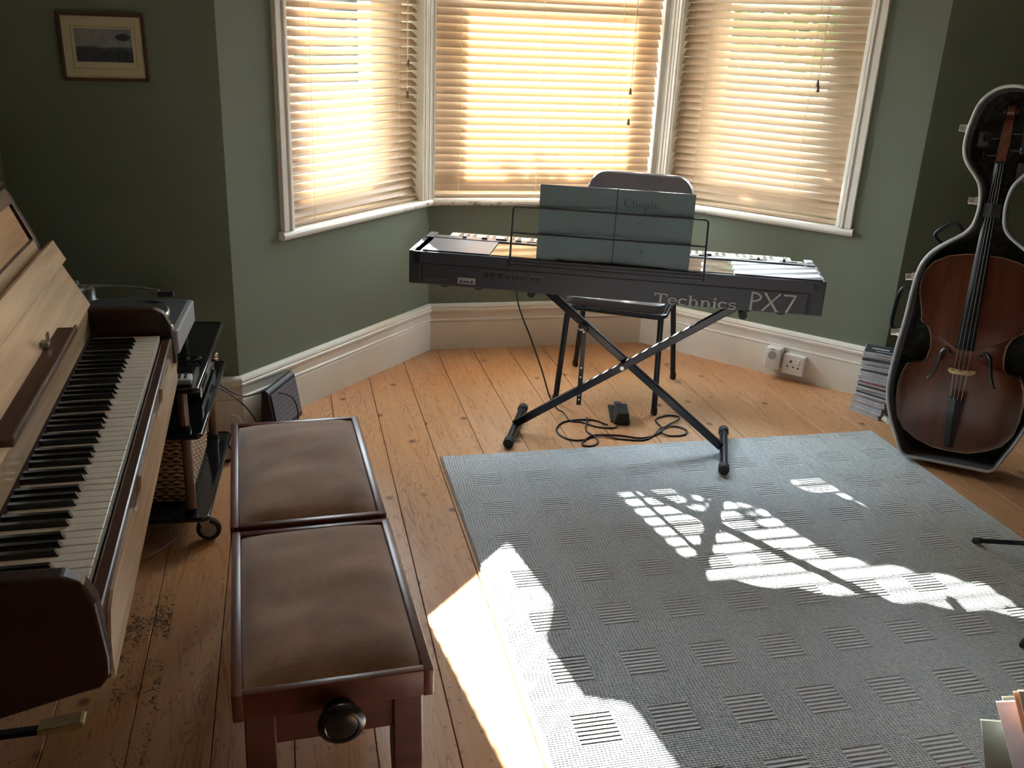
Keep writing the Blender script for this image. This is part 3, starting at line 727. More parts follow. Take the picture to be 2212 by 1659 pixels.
for ch in 'Chopin':
    st, adv = didone(ch); yy = on_cover(xx)-.0003
    for pts, w in st: stroke(m, pts, w, yy-.0012, yy+.0006, (.031, .026), xx, .194)
    xx += (adv+.03)*.031
m.build('title', 'ink', BK, label='title reading Chopin')
m = MB()
def squiggle(x, z, n, h):
    for i in range(n):
        yy = on_cover(x)-.0003; hh_ = h*(1.5 if i in (0, 3) else 1); m.box((x, yy-.0008, z), (x+h*.18, yy+.0006, z+hh_)); m.box((x, yy-.0008, z+h*.8), (x+h*.5, yy+.0006, z+h)); x += h*.75
squiggle(.714, .146, 6, .0036); squiggle(.764, .142, 7, .0036); squiggle(.766, .118, 3, .0022); squiggle(.772, .07, 9, .0028)
for dx in (0, .006): m.box((.783+dx, on_cover(.785)-.001, .046), (.7855+dx, on_cover(.785)+.0005, .058))
m.box((.781, on_cover(.785)-.001, .056), (.792, on_cover(.785)+.0005, .0575)); m.build('small_print', 'ink', BK)
MB().box((.50, .0178-.008, .004), (.528, .02-.0065, .008)).build('small_print', 'ink', BK)

# ------------------------------------------------------------------ X stand
XS = thing('keyboard_stand', 'black steel X-shaped stand under the digital piano', 'stand', Matrix.Identity(4))
F1, F2 = V((.86, 3.39, .0)), V((1.60, 3.03, .0)); dd = (F2-F1).normalized(); nn_ = V((-dd.y, dd.x, 0))
def SP(a, z, o=0): return F1+dd*a+nn_*o+V((0, 0, z))
def barbox(m, p, q, w, h, hint):
    d = (q-p).normalized(); x_ = hint-d*hint.dot(d); x_.normalize(); y_ = d.cross(x_)
    r_ = [[c+x_*sx*w/2+y_*sy_*h/2 for sx, sy_ in ((-1, -1), (1, -1), (1, 1), (-1, 1))] for c in (p, q)]
    return m.rings(r_)
def bev(o, w=.002, s=2): md = o.modifiers.new('b', 'BEVEL'); md.width = w; md.segments = s; md.limit_method = 'ANGLE'; return o
bev(barbox(MB(), SP(-.005, .03, -.016), SP(.806, .615, -.016), .022, .03, nn_).build('leg_bar', 'blackm', XS), .004)
bev(barbox(MB(), SP(.815, .035, .012), SP(.060, .615, .012), .022, .03, nn_).build('leg_bar', 'blackm', XS), .004)
MB().cyl(SP(.408, .326, -.034), SP(.408, .326, .028), .008, seg=14).build('pivot_bolt', 'steel', XS)
for a, b_ in ((V((.931, 3.562, .021)), V((.788, 3.219, .021))), (V((1.682, 3.205, .031)), V((1.525, 2.862, .031)))):
    t_ = MB().cyl(a, b_, .0165, seg=20).build('foot_bar', 'blackm', XS, smooth=True); d = (b_-a).normalized()
    for p_, s_ in ((a, 1), (b_, -1)): MB().tube([p_-d*s_*.006, p_-d*s_*.002, p_+d*s_*.03, p_+d*s_*.034], [.018, .0205, .0205, .017], 20).build('end_cap', 'rubber', t_, smooth=True)
kd, kn = V((.92886, -.37043, 0)), V((.37043, .92886, 0))
for a in (.055, .81):
    c0 = SP(a, .6215, 0); t_ = MB().cyl(c0-kn*.16, c0+kn*.19, .0125, seg=16).build('support_arm', 'blackm', XS, smooth=True)
    for s_ in (-.16, .19): MB().cyl(c0+kn*(s_-.012), c0+kn*(s_+.012), .0145, seg=16).build('end_cap', 'rubber', t_, smooth=True)
o = barbox(MB(), SP(.253, .475, -.034), SP(.252, .155, -.034), .005, .018, nn_).build('height_strap', 'blackm', XS)
m = MB()
for z_ in (.455, .31, .272, .196, .178): m.cyl(SP(.252, z_, -.0375), SP(.252, z_, -.0362), .0036, seg=10)
m.build('strap_holes', 'nickel', o)
MB().box(tuple(SP(.24, .464, -.035)-V((.006, .006, .004))), tuple(SP(.24, .464, -.02)+V((.010, .006, .004)))).build('strap_bracket', 'chrome', XS)

# ------------------------------------------------------------------ chair
CM = basis((1.4073, 3.7698, 0), V((.8716, -.4903, 0)), V((.4903, .8716, 0)), (0, 0, 1))
CH = thing('stacking_chair', 'black tubular steel chair with a dark padded back behind the keyboard', 'chair', CM)
def rrect(w, d, r, n=6):
    out = []
    for cx_, cy_, a in ((w/2-r, d/2-r, 0), (-w/2+r, d/2-r, 90), (-w/2+r, -d/2+r, 180), (w/2-r, -d/2+r, 270)):
        for i in range(n+1): out.append((cx_+r*math.cos(R(a+90*i/n)), cy_+r*math.sin(R(a+90*i/n))))
    return out
def padmesh(w, d, r, z0, z1, puff=.012):
    rs = []
    for s_, z in ((.93, z0), (.985, z0+.003), (1, z0+.010), (1, z1-.014), (.985, z1-.005), (.94, z1), (.6, z1+puff*.7), (.1, z1+puff)):
        rs.append([V((x_*s_, y_*s_, z)) for x_, y_ in rrect(w, d, r)])
    return MB().rings(rs)
padmesh(.42, .42, .05, .432, .475).build('seat', 'vinyl', CH, smooth=True)
MB().tube([(x_, y_, .424) for x_, y_ in rrect(.43, .42, .045)], .0105, 10, closed=True).build('seat_frame', 'blackm', CH, smooth=True)
for lx, ly, (tx, ty) in ((-.215, -.245, (-.195, -.195)), (.215, -.23, (.20, -.195)), (-.235, .235, (-.2, .205)), (.235, .24, (.2, .205))):
    l_ = MB().tube([(tx, ty, .425), (lx, ly, .012)], .0125, 14).build('leg', 'blackm', CH, smooth=True)
    MB().tube([(lx, ly, .0), (lx, ly, .006), (lx, ly, .03)], [.011, .0145, .0135], 14).build('foot', 'rubber', l_, smooth=True)
bp = lambda z: .215+(z-.43)*.17
for s_ in (-1, 1):
    MB().tube([(s_*.20, .19, .424), (s_*.205, .222, .45), (s_*.207, bp(.55)+.012, .55), (s_*.207, bp(.78)+.02, .78)], .0105, 12).build('back_upright', 'blackm', CH, smooth=True)
wb, hb = .475, .30; zc = .785; rs = []
for s_, y_ in ((.93, .0), (.99, .005), (1, .014), (1, .030), (.985, .038), (.93, .043), (.5, .047), (.08, .048)):
    ring = []
    for x_, z_ in rrect(wb, hb, .085, 8):
        zz = zc+z_*s_; cv = .03*((x_*s_)/(wb/2))**2
        ring.append(V((x_*s_, bp(zz)+.02-y_-cv, zz)))
    rs.append(ring)
MB().rings(rs).build('backrest', 'vinyl', CH, smooth=True)

# ------------------------------------------------------------------ sustain pedal and cables
PD = thing('sustain_pedal', 'small black sustain pedal on the floorboards under the keyboard', 'pedal', TR(1.307, 3.375, 0, R(-14)))
m = MB(); m.prism([(-.033, .002), (.033, .002), (.027, .052), (-.020, .052)], 0, .11, 1); bev(m.build('housing', 'black', PD), .003)
MB().box((-.044, .02, .001), (.036, .20, .008), bev=.002).build('base_plate', 'black', PD)
m = MB(); m.prism([(-.018, .012), (.018, .012), (.018, .018), (-.018, .018)], .09, .2, 1)
m.lathe([(.018, 0), (.018, .006), (0, .007)], Matrix.Translation((0, .20, .012)), 20); m.build('pedal_plate', 'kb_top', PD, smooth=True)
def cable(name, pts, r, mt, lab, n=7):
    return tag(MB().tube(spline(pts, n), r, 7).build(name, mt, smooth=True), lab, 'cable')
cable('power_cable', [(.83, 3.40, .645), (.84, 3.42, .59), (.86, 3.43, .5), (.905, 3.405, .385), (.955, 3.39, .25), (1.0, 3.42, .13), (1.06, 3.50, .035), (1.098, 3.525, .004), (1.102, 3.44, .004), (1.145, 3.418, .004), (1.20, 3.36, .004), (1.262, 3.345, .004), (1.29, 3.362, .01)], .0032, 'cable', 'thin black cable hanging from the keyboard down to the pedal')
cable('pedal_cable', [(1.245, 3.375, .004), (1.2, 3.432, .004), (1.12, 3.442, .004), (1.06, 3.42, .004), (1.018, 3.345, .004), (1.04, 3.265, .004), (1.1, 3.245, .004), (1.17, 3.283, .004), (1.26, 3.268, .004), (1.34, 3.232, .004), (1.42, 3.26, .004), (1.46, 3.315, .004), (1.466, 3.40, .004), (1.53, 3.438, .004), (1.575, 3.425, .004), (1.560, 3.380, .0085), (1.49, 3.335, .004), (1.44, 3.262, .0085), (1.47, 3.235, .004), (1.53, 3.240, .004), (1.555, 3.285, .004), (1.52, 3.325, .004), (1.45, 3.305, .0085), (1.40, 3.25, .004), (1.34, 3.212, .004), (1.25, 3.235, .004), (1.16, 3.275, .0085), (1.10, 3.235, .004), (1.085, 3.197, .004), (1.115, 3.185, .004), (1.15, 3.21, .004), (1.155, 3.25, .0085), (1.14, 3.34, .004), (1.175, 3.43, .0085), (1.18, 3.46, .004)], .0034, 'cable', 'black cable lying in loops on the floorboards behind the rug', 8)

# ------------------------------------------------------------------ hi-fi trolley
TM = TR(-.285, 2.655, 0, R(-3.2))
TY = thing('hifi_trolley', 'black three-shelf trolley on castors beyond the piano', 'trolley', TM)
TW, TD = .50, .63      # local x from -TW to 0, y 0..TD
def shelf(z, lipfar=False):
    o = MB().box((-TW, 0, z-.010), (0, TD, z), bev=.002).build('shelf', 'blackglass', TY)
    fr = [(x_-TW/2, y_+TD/2, z-.006) for x_, y_ in rrect(TW+.006, TD+.006, .018)]
    MB().tube(fr, .0085, 10, closed=True).build('shelf_rim', 'gloss', o, smooth=True)
    return o
shelf(.10); shelf(.375); s3 = shelf(.52)
for x_, y_ in ((-.045, .035), (-.045, TD-.05), (-TW+.045, .035), (-TW+.045, TD-.05)):
    for za, zb_ in ((.10, .362), (.375, .508)):
        MB().tube([(x_, y_, za), (x_, y_, zb_)], .015, 20).build('post', 'postwood', TY, smooth=True)
        MB().tube([(x_, y_, za-.001), (x_, y_, za+.012), (x_, y_, za+.018)], [.021, .018, .0155], 20).build('post_collar', 'gloss', TY, smooth=True)
for x_, y_ in ((-.005, .04), (-.012, TD-.04), (-TW+.02, .04), (-TW+.02, TD-.04)):
    cs = MB(); cs.tube([(x_, y_+.016, .09), (x_, y_+.016, .07)], .011, 12); cs.prism([(x_-.022, .082), (x_+.006, .082), (x_+.012, .045), (x_+.006, .034), (x_-.006, .034), (x_-.022, .07)], y_-.016, y_-.0125, 1)
    cs.prism([(x_-.022, .082), (x_+.006, .082), (x_+.012, .045), (x_+.006, .034), (x_-.006, .034), (x_-.022, .07)], y_+.0125, y_+.016, 1)
    c_ = cs.build('castor', 'castor', TY)
    MB().lathe([(.022, -.010), (.034, -.011), (.0375, -.006), (.0375, .006), (.034, .011), (.022, .010)], Matrix.Translation((x_+.004, y_, .038)) @ Matrix.Rotation(R(90), 4, 'X'), 28).build('wheel', 'rubber', c_, smooth=True)
    MB().lathe([(.0, -.0118), (.024, -.0112), (.024, .0112), (0, .0118)], Matrix.Translation((x_+.004, y_, .038)) @ Matrix.Rotation(R(90), 4, 'X'), 24).build('wheel_hub', 'castor', c_, smooth=True)
    MB().cyl((x_+.004, y_-.0135, .038), (x_+.004, y_+.0135, .038), .004, seg=8).build('axle', 'steel', c_)
# turntable
TTM = TM @ Matrix.Translation((-.045, .0, .545))
TT = thing('turntable', 'silver and grey record player on the top shelf of the trolley', 'turntable', TTM)
m = MB().box((-.42, .10, .045), (-.006, .425, .118), bev=.006); m.build('plinth', 'silver', TT)
m = MB(); m.box((-.415, .105, .117), (-.022, .42, .1205)); m.build('top_plate', 'kb_top', TT)
for x_, y_ in ((-.05, .14), (-.05, .38), (-.38, .14), (-.38, .38)): MB().lathe([(.02, 0), (.024, .01), (.02, .046)], Matrix.Translation((x_, y_, 0)) @ Matrix.Translation((0, 0, -.0245)) @ Matrix.Diagonal((1, 1, 1.54, 1)), 16).build('foot', 'rubber', TT, smooth=True)
MB().lathe([(0, .120), (.142, .120), (.150, .124), (.150, .134), (.146, .138), (0, .138)], Matrix.Translation((-.20, .235, 0)), 48).build('platter', 'steel', TT, smooth=True)
MB().lathe([(0, .138), (.143, .138), (.143, .1405), (0, .1405)], Matrix.Translation((-.20, .235, 0)), 48).build('platter_mat', 'rubber', TT)
m = MB().lathe([(.034, .12), (.034, .128), (.024, .13), (.022, .165), (.014, .17), (.014, .178)], Matrix.Translation((-.315, .385, 0)), 24)
m.tube([(-.385, .385, .176), (-.34, .385, .176)], .018, 18); m.build('tonearm_base', 'steel', TT, smooth=True)
MB().tube([(-.35, .385, .177), (-.26, .382, .178), (-.16, .37, .174), (-.095, .355, .168)], .0045, 10).build('tonearm', 'steel', TT, smooth=True)
m = MB().box((-.10, .340, .150), (-.052, .365, .168), bev=.003); m.tube([(-.065, .341, .165), (-.05, .333, .172)], .002, 6); m.build('headshell', 'black', TT)
MB().lathe([(0, .12), (.014, .12), (.014, .128), (.011, .131), (0, .131)], Matrix.Translation((-.035, .12, 0)), 20).build('speed_knob', 'steel', TT, smooth=True)
# stereo receiver below
RC = thing('receiver', 'hi-fi receiver with a silver front and round volume knob on the trolley', 'amplifier', TM @ Matrix.Translation((-.02, .26, .375)))
MB().box((-.36, 0, .012), (-.012, .33, .108), bev=.003).build('casing', 'black', RC)
fp = MB().box((-.012, -.003, .012), (-.004, .333, .108), bev=.002).build('front_panel', 'steel', RC)
MB().box((-.0045, .02, .035), (-.0025, .13, .09)).build('display_window', 'gloss', fp)
MB().lathe([(0.018, 0), (.018, .006), (.016, .02), (.014, .024), (0, .0245)], Matrix.Translation((-.004, .245, .062)) @ Matrix.Rotation(R(90), 4, 'Y'), 24).build('volume_knob', 'chrome', fp, smooth=True)
for i in range(5): MB().box((-.005, .15+.016*i, .03), (.0, .16+.016*i, .036)).build('button', 'chrome', fp)
for x_, y_ in ((-.05, .04), (-.05, .29), (-.32, .04), (-.32, .29)): MB().lathe([(.015, 0), (.015, .013)], Matrix.Translation((x_, y_, .0)), 12).build('foot', 'rubber', RC)
# remote control
RM = thing('remote_control', 'grey remote control lying on the near end of the trolley top', 'remote control', TM @ TR(-.012, .022, .5205, R(94)))
MB().box((0, 0, 0), (.055, .17, .02), bev=.006, seg=3).build('case', 'remote', RM, smooth=True)
m = MB()
for i in range(3):
    for j in range(9): m.lathe([(0, .0195), (.0048, .0195), (.0044, .0225), (0, .0228)], Matrix.Translation((.013+.015*i, .018+.0165*j, 0)), 8)
m.build('buttons', 'kb_end', RM)
# spare lead coiled on top shelf
cc = [V((-.06+.045*math.cos(a_*.62)*(1+.12*math.sin(a_*1.7)), .235+.03*math.sin(a_*.62), .526+.004*abs(math.sin(a_*.9)))) for a_ in range(44)]
tag(MB().tube([TM @ p_ for p_ in cc], .0022, 6).build('audio_lead', 'cable', smooth=True), 'thin black lead bundled on the trolley top behind the remote control', 'cable')
# basket
BS = thing('wicker_basket', 'tan wicker basket on the bottom shelf of the trolley', 'basket', TM @ Matrix.Translation((-.045, .09, .10)))
W_, D_, H_ = .38, .42, .225
rs = []
for z_, e_ in ((0, -.012), (.02, -.006), (.1, 0), (H_, .006)): rs.append([V((x_-W_/2, y_+D_/2, z_)) for x_, y_ in rrect(W_+2*e_-.01, D_+2*e_-.01, .02, 4)])
for z_, e_ in ((H_, -.004), (.1, -.01), (.012, -.02)): rs.append([V((x_-W_/2, y_+D_/2, z_)) for x_, y_ in rrect(W_+2*e_-.01, D_+2*e_-.01, .02, 4)])
MB().rings(rs).build('woven_body', 'wicker', BS, smooth=True)
for k in range(2):
    pr = rrect(W_+.004, D_+.004, .02, 8); N = len(pr); m = MB(); P3 = spline([(x_-W_/2, y_+D_/2, 0) for x_, y_ in pr], 4, True)
    m.tube([V((p_.x, p_.y, H_+.004*math.sin(i*.9+k*PI))) + V((0, 0, .003)) for i, p_ in enumerate(P3)], .0055, 7, closed=True); m.build('rim', 'wicker', BS, smooth=True)
# cables behind trolley, white flexes
cable('speaker_cable', [(-.33, 3.42, .30), (-.27, 3.44, .22), (-.2, 3.47, .165), (-.12, 3.50, .165), (-.03, 3.52, .14), (.0, 3.52, .08), (-.005, 3.51, .004)], .0028, 'cable', 'black cable arching from the trolley over the floor speaker')
cable('speaker_cable', [(-.33, 3.40, .26), (-.25, 3.42, .20), (-.19, 3.44, .13), (-.15, 3.45, .05), (-.135, 3.44, .005), (-.12, 3.41, .004)], .0028, 'cable', 'black cable drooping from the trolley to behind the floor speaker')
cable('white_flex', [(-.27, 3.36, .004), (-.26, 3.37, .10), (-.235, 3.38, .125), (-.205, 3.37, .10), (-.19, 3.36, .006), (-.20, 3.40, .08), (-.14, 3.42, .05), (-.10, 3.40, .02), (-.08, 3.35, .004)], .0022, 'wcable', 'thin white flex looping up behind the velvet stool')
cable('white_flex', [(-.50, 2.62, .34), (-.47, 2.60, .24), (-.455, 2.60, .13), (-.48, 2.61, .06), (-.56, 2.66, .05), (-.60, 2.70, .12), (-.59, 2.70, .05), (-.535, 2.69, .004), (-.505, 2.62, .004), (-.47, 2.60, .004), (-.43, 2.635, .004), (-.39, 2.70, .004)], .0022, 'wcable', 'thin white flex trailing on the floor beside the trolley castor')

# floor speaker
SPM = basis((-.118, 3.455, 0), V((.905, -.425, 0)), V((.425, .905, 0)), (0, 0, 1))
SK_ = thing('floor_speaker', 'small black wedge speaker leaning by the left skirting board', 'speaker', SPM)
rs = []
o = MB(); o.prism([(-.028, 0), (.042, 0), (.036, .02), (.012, .175), (.004, .186), (-.008, .188), (-.018, .18)], 0, .24, 1); bev(o.build('cabinet', 'black', SK_), .006, 3)
o = MB(); o.prism([(.0385, .022), (.0425, .022), (.0185, .165), (.0145, .165)], .012, .228, 1); o.build('grille', 'grille', SK_)
MB().lathe([(0, 0), (.0025, 0), (.0025, .002), (0, .002)], Matrix.Translation((.0435, .03, .025)) @ Matrix.Rotation(R(90), 4, 'Y'), 8).build('indicator', 'white', SK_)

# ------------------------------------------------------------------ picture
PC = thing('framed_picture', 'small framed landscape etching with a cream mount on the green wall', 'picture', basis((-.5705, YF-.001, 1.4065), V((1, 0, .012)).normalized(), (0, 1, 0), (0, 0, 1)))
m = MB(); w2_, h2_ = .133, .106
m.box((-w2_, -.018, -h2_), (w2_, 0, -h2_+.010), bev=.002); m.box((-w2_, -.018, h2_-.010), (w2_, 0, h2_), bev=.002); m.box((-w2_, -.018, -h2_+.009), (-w2_+.010, 0, h2_-.009), bev=.002); m.box((w2_-.010, -.018, -h2_+.009), (w2_, 0, h2_-.009), bev=.002)
m.build('frame', 'frame', PC)
MB().box((-w2_+.009, -.010, -h2_+.009), (w2_-.009, -.004, h2_-.009)).build('mount', 'mount', PC)
m = MB()
for a_, b_ in (((-.098, -.067), (.100, -.0655)), ((-.098, .0635), (.100, .065)), ((-.098, -.067), (-.0965, .065)), ((.0985, -.067), (.100, .065))): m.box((a_[0], -.0106, a_[1]), (b_[0], -.0098, b_[1]))
m.build('ruled_line', 'brownp', PC)
MB().box((-.086, -.0112, -.045), (.089, -.0095, .058)).build('etching', 'etch', PC)

# ------------------------------------------------------------------ sockets on right skirting
SM = MR_ @ Matrix.Translation((0, -.022, 0))
SO = thing('wall_socket', 'white surface-mounted switched socket on the right skirting board', 'socket', SM)
m = MB().box((.791, -.034, .040), (.889, 0, .130), bev=.003); m.build('back_box', 'white', SO)
MB().box((.788, -.042, .037), (.892, -.033, .133), bev=.003).build('face_plate', 'white', SO)
MB().box((.858, -.047, .094), (.872, -.041, .118), bev=.002).build('rocker_switch', 'white', SO)
m = MB(); m.box((.826, -.0432, .096), (.832, -.0415, .108)); m.box((.812, -.0432, .074), (.821, -.0415, .079)); m.box((.838, -.0432, .074), (.847, -.0415, .079)); m.cyl((.866, -.0435, .075), (.866, -.0415, .075), .0045, seg=10); m.build('pin_holes', 'dark', SO)
PL = thing('plug_in_adapter', 'white plug-in adapter with a round outlet beside the switched socket', 'adapter', SM)
m = MB().box((.706, -.060, .050), (.780, -.004, .152), bev=.005, seg=3); m.build('casing', 'white', PL, smooth=True)
MB().lathe([(.021, 0), (.021, .0015), (.017, .002), (.016, .0005), (0, .0004)], Matrix.Translation((.742, -.0600, .118)) @ Matrix.Rotation(R(90), 4, 'X'), 24).build('round_outlet', 'castor', PL)
MB().box((.730, -.0610, .146), (.752, -.0595, .149)).build('slot', 'dark', PL)

# ------------------------------------------------------------------ stacked CDs
def cd(matn, spine):
    m_ = MB().box((0, 0, 0), (.142, .125, .0100), bev=.0008, seg=1)
    root = m_.build('cd_case', matn); MB().box((.004, -.0004, .0018), (.138, .002, .0085)).build('spine_card', spine, root)
    return root
NCD = 28; protos = {}
for i in range(NCD):
    kind = 'dark' if i in (24,) else ('red' if i in (14,) else ('mid' if i in (9, 12, 19) else 'pale'))
    if kind not in protos:
        o = protos[kind] = cd({'dark': 'cddark', 'red': 'cdside', 'mid': 'cdside', 'pale': 'cdside'}[kind], {'dark': 'cddark', 'red': 'cdred', 'mid': 'cddark', 'pale': 'cdgrey'}[kind])
    else: o = copy_tree(protos[kind])
    t_ = i/(NCD-1); fx = 2.381+.008*math.sin(t_*3)-.004*t_; fy = 3.405-.03*t_+.006*math.sin(i*2.1); ya = R(-66+30*t_+RT.uniform(-2.5, 2.5))
    fx += RT.uniform(-.003, .003)
    o.matrix_world = TR(fx, fy, .0003+i*.01015, ya)
    if kind == 'red': lab = 'CD case with a dull red spine halfway up the stack'
    elif kind == 'dark': lab = 'CD case with a black spine near the top of the stack'
    elif kind == 'mid': lab = 'dark-edged CD case among the pale ones in the stack by the cello'
    elif i == NCD-1: lab = 'topmost CD case of the stack, its dark cover facing up'
    elif i == 0: lab = 'bottom CD case of the stack, lying on the floorboards'
    else: lab = 'pale-edged CD case within the stack, neither topmost nor bottom'
    tag(o, lab, 'CD', 'CD cases stacked beside the cello case')
    if i == NCD-1:
        MB().box((.004, .004, .0100), (.138, .121, .0104)).build('cover_card', 'cddark', o)
        m = MB(); m.box((.03, .06, .0104), (.10, .075, .0107)); m.box((.05, .03, .0104), (.12, .036, .0107)); m.build('cover_print', 'cdgrey', o)

# ------------------------------------------------------------------ cello and case
CO = V((2.29, 2.899, .022)); cu = V((.70883, -.70347, .05182)).normalized(); cv_ = V((.0617, .13505, .98892)); cv_ = (cv_-cu*cu.dot(cv_)).normalized(); cn_ = cu.cross(cv_)
QM = basis(CO, cu, cv_, cn_)
CS = thing('cello_case', 'black open cello case with aluminium edging leaning in the right corner', 'case', QM)
AX = .165
half = [(.165, 1.394), (.123, 1.387), (.086, 1.362), (.060, 1.325), (.046, 1.275), (.036, 1.21), (.040, 1.155), (.058, 1.115), (.088, 1.078), (.109, 1.045), (.118, 1.0), (.119, .955), (.110, .905), (.085, .872), (.041, .84), (-.005, .803), (-.034, .762), (-.050, .713), (-.058, .65), (-.067, .53), (-.078, .437), (-.088, .31), (-.083, .22), (-.056, .132), (-.026, .066), (-.004, .018), (.02, .003)]
hs = spline([(a_, b_, 0) for a_, b_ in half], 3)
out = [(p_.x, p_.y) for p_ in hs]; outline = out + [(2*AX-a_, b_) for a_, b_ in out[::-1][:-1]]
def ring(sc, w, cxy=(AX, .5), pts=outline):
    # inset along normals approx
    n = len(pts); o_ = []
    for i in range(n):
        a_, b_ = V(pts[i-1]), V(pts[(i+1) % n]); d = (b_-a_); d.normalize(); nrm = V((-d.y, d.x)); p_ = V(pts[i])
        o_.append(V((p_.x-nrm.x*sc, p_.y-nrm.y*sc, w)))
    return o_
# orientation check: outline runs from the head down the left, so the left normal points outward or inward
sgn = 1 if ring(.01, 0)[20].x < outline[20][0] else -1
rg_ = lambda s_, w: ring(s_*sgn, w)
sh = MB(); sh.rings([rg_(.0, 0), rg_(0, -.12), rg_(-.006, -.14), rg_(-.02, -.15)], cap=False)
fc = sh.b.faces.new([v_ for v_ in [e for e in sh.b.verts][-len(outline):]]); 
sh.build('shell', 'case', CS)
sh = MB(); sh.rings([rg_(-.008, .002), rg_(-.010, -.12), rg_(-.022, -.14), rg_(-.03, -.145)], cap=False); sh.b.faces.new([e for e in sh.b.verts][-len(outline):]); sh.build('lining', 'plush', CS)
MB().tube([V((p_.x, p_.y, .002)) for p_ in rg_(-.003, 0)], .0062, 8, closed=True).build('edging', 'alu', CS, smooth=True)
def latch(u_, v_, ang):
    mm = Matrix.Translation((u_, v_, -.012)) @ Matrix.Rotation(R(ang), 4, 'Z')
    l_ = MB(); l_.box((-.034, -.012, -.006), (.0, .012, .004), mat=mm, bev=.002); l_.box((-.012, -.015, -.008), (.0, .015, .006), mat=mm, bev=.001)
    o_ = l_.build('latch', 'nickel', CS, smooth=True)
    MB().box((-.030, -.007, .004), (-.018, .007, .0055), mat=mm).build('latch_tongue', 'steel', o_)
for u_, v_, a_ in ((.046, 1.241, -5), (.118, .99, 0), (-.052, .695, 8), (-.072, .478, 6), (-.055, .125, -20)): latch(u_-.002, v_, a_)
for a_, b_, k_ in (((.018, .822), (.082, .872), (-.035, .035)), ((-.062, .64), (-.076, .49), (-.04, .0))):
    a_, b_ = V((a_[0], a_[1], -.04)), V((b_[0], b_[1], -.04)); kk = V((k_[0], k_[1], 0))
    MB().tube(spline([a_, a_+kk*.9, (a_+b_)/2+kk*1.1, b_+kk*.9, b_], 6), .0075, 10).build('handle', 'gloss', CS, smooth=True)
# open lid swung out on the hinge side
lid = [(2*AX-a_, b_) for a_, b_ in out] 
hx = 2*AX+.088+.006
LM = QM @ Matrix.Translation((hx, 0, -.02)) @ Matrix.Rotation(R(-62), 4, 'Y') @ Matrix.Translation((-(-.088), 0, 0))
LO = lambda s_, w: [V((p_.x, p_.y, w)) for p_ in rg_(s_, 0)]
lm = MB(); lm.rings([LO(0, 0), LO(0, -.09), LO(-.015, -.11)], cap=False); lm.b.faces.new([e for e in lm.b.verts][-len(outline):])
lo_ = lm.build('lid', 'case', CS); lo_.matrix_world = LM
MB().tube([V((p_.x, p_.y, .002)) for p_ in rg_(-.003, 0)], .0062, 8, closed=True).build('edging', 'alu', lo_, smooth=True)

CE = thing('cello', 'red-brown cello resting inside the open case', 'cello', QM)
hb_ = [(.0, .045), (.06, .048), (.12, .068), (.175, .10), (.205, .145), (.217, .205), (.22, .265), (.214, .315), (.203, .345), (.203, .352), (.196, .359), (.172, .358), (.150, .366), (.133, .39), (.127, .43), (.130, .47), (.142, .503), (.160, .522), (.172, .527), (.176, .534), (.175, .545), (.183, .585), (.196, .63), (.199, .675), (.190, .72), (.165, .755), (.12, .782), (.06, .795), (.0, .797)]
hc = .163; bo = [(hc-h_, v_) for h_, v_ in hb_] + [(hc+h_, v_) for h_, v_ in hb_[1:-1][::-1]]
def bring(s_, w, e=0): return [V((hc+(a_-hc)*s_, .42+(b_-.42)*s_, w)) for a_, b_ in bo]
MB().rings([bring(.98, -.142), bring(.98, -.05)]).build('ribs', 'maple', CE)
m = MB(); m.rings([bring(1, -.052), bring(1.003, -.049), bring(1, -.046), bring(.975, -.0465), bring(.93, -.044), bring(.8, -.036), bring(.6, -.0285), bring(.35, -.024), bring(.1, -.0225)])
m.build('top_plate', 'cello', CE, smooth=True)
MB().tube([V((p_.x, p_.y, -.0475)) for p_ in bring(1.0, 0)], .0025, 6, closed=True).build('edge_binding', 'purf', CE, smooth=True)
# f holes
for s_ in (-1, 1):
    u0 = hc+s_*.092
    path = [(u0-s_*.040, .425), (u0-s_*.034, .438), (u0-s_*.022, .44), (u0-s_*.010, .425), (u0-s_*.004, .40), (u0+s_*.004, .36), (u0+s_*.012, .335), (u0+s_*.022, .318), (u0+s_*.036, .318), (u0+s_*.042, .33)]
    def hgt_(a_, b_):
        # follow the arching of the plate
        best = 1.0
        dx_, dy_ = abs(a_-hc), b_-.42
        hw = .13+.25*abs(dy_)**1.0
        q_ = min(1, dx_/max(hw, .05)); return -.0225-.016*q_**1.6
    P_ = spline([(a_, b_, 0) for a_, b_ in path], 5)
    n_ = len(P_); rr2 = [.003+.0058*math.sin(PI*i/(n_-1))**1.2 for i in range(n_)]
    m = MB(); m.tube([V((p_.x, p_.y, hgt_(p_.x, p_.y)+.0005)) for p_ in P_], rr2, 8)
    for e_ in (P_[0], P_[-1]): m.lathe([(0, -.002), (.007, -.002), (.007, .003), (0, .0035)], Matrix.Translation((e_.x, e_.y, hgt_(e_.x, e_.y))), 14)
    m.build('sound_hole', 'ebony', CE)
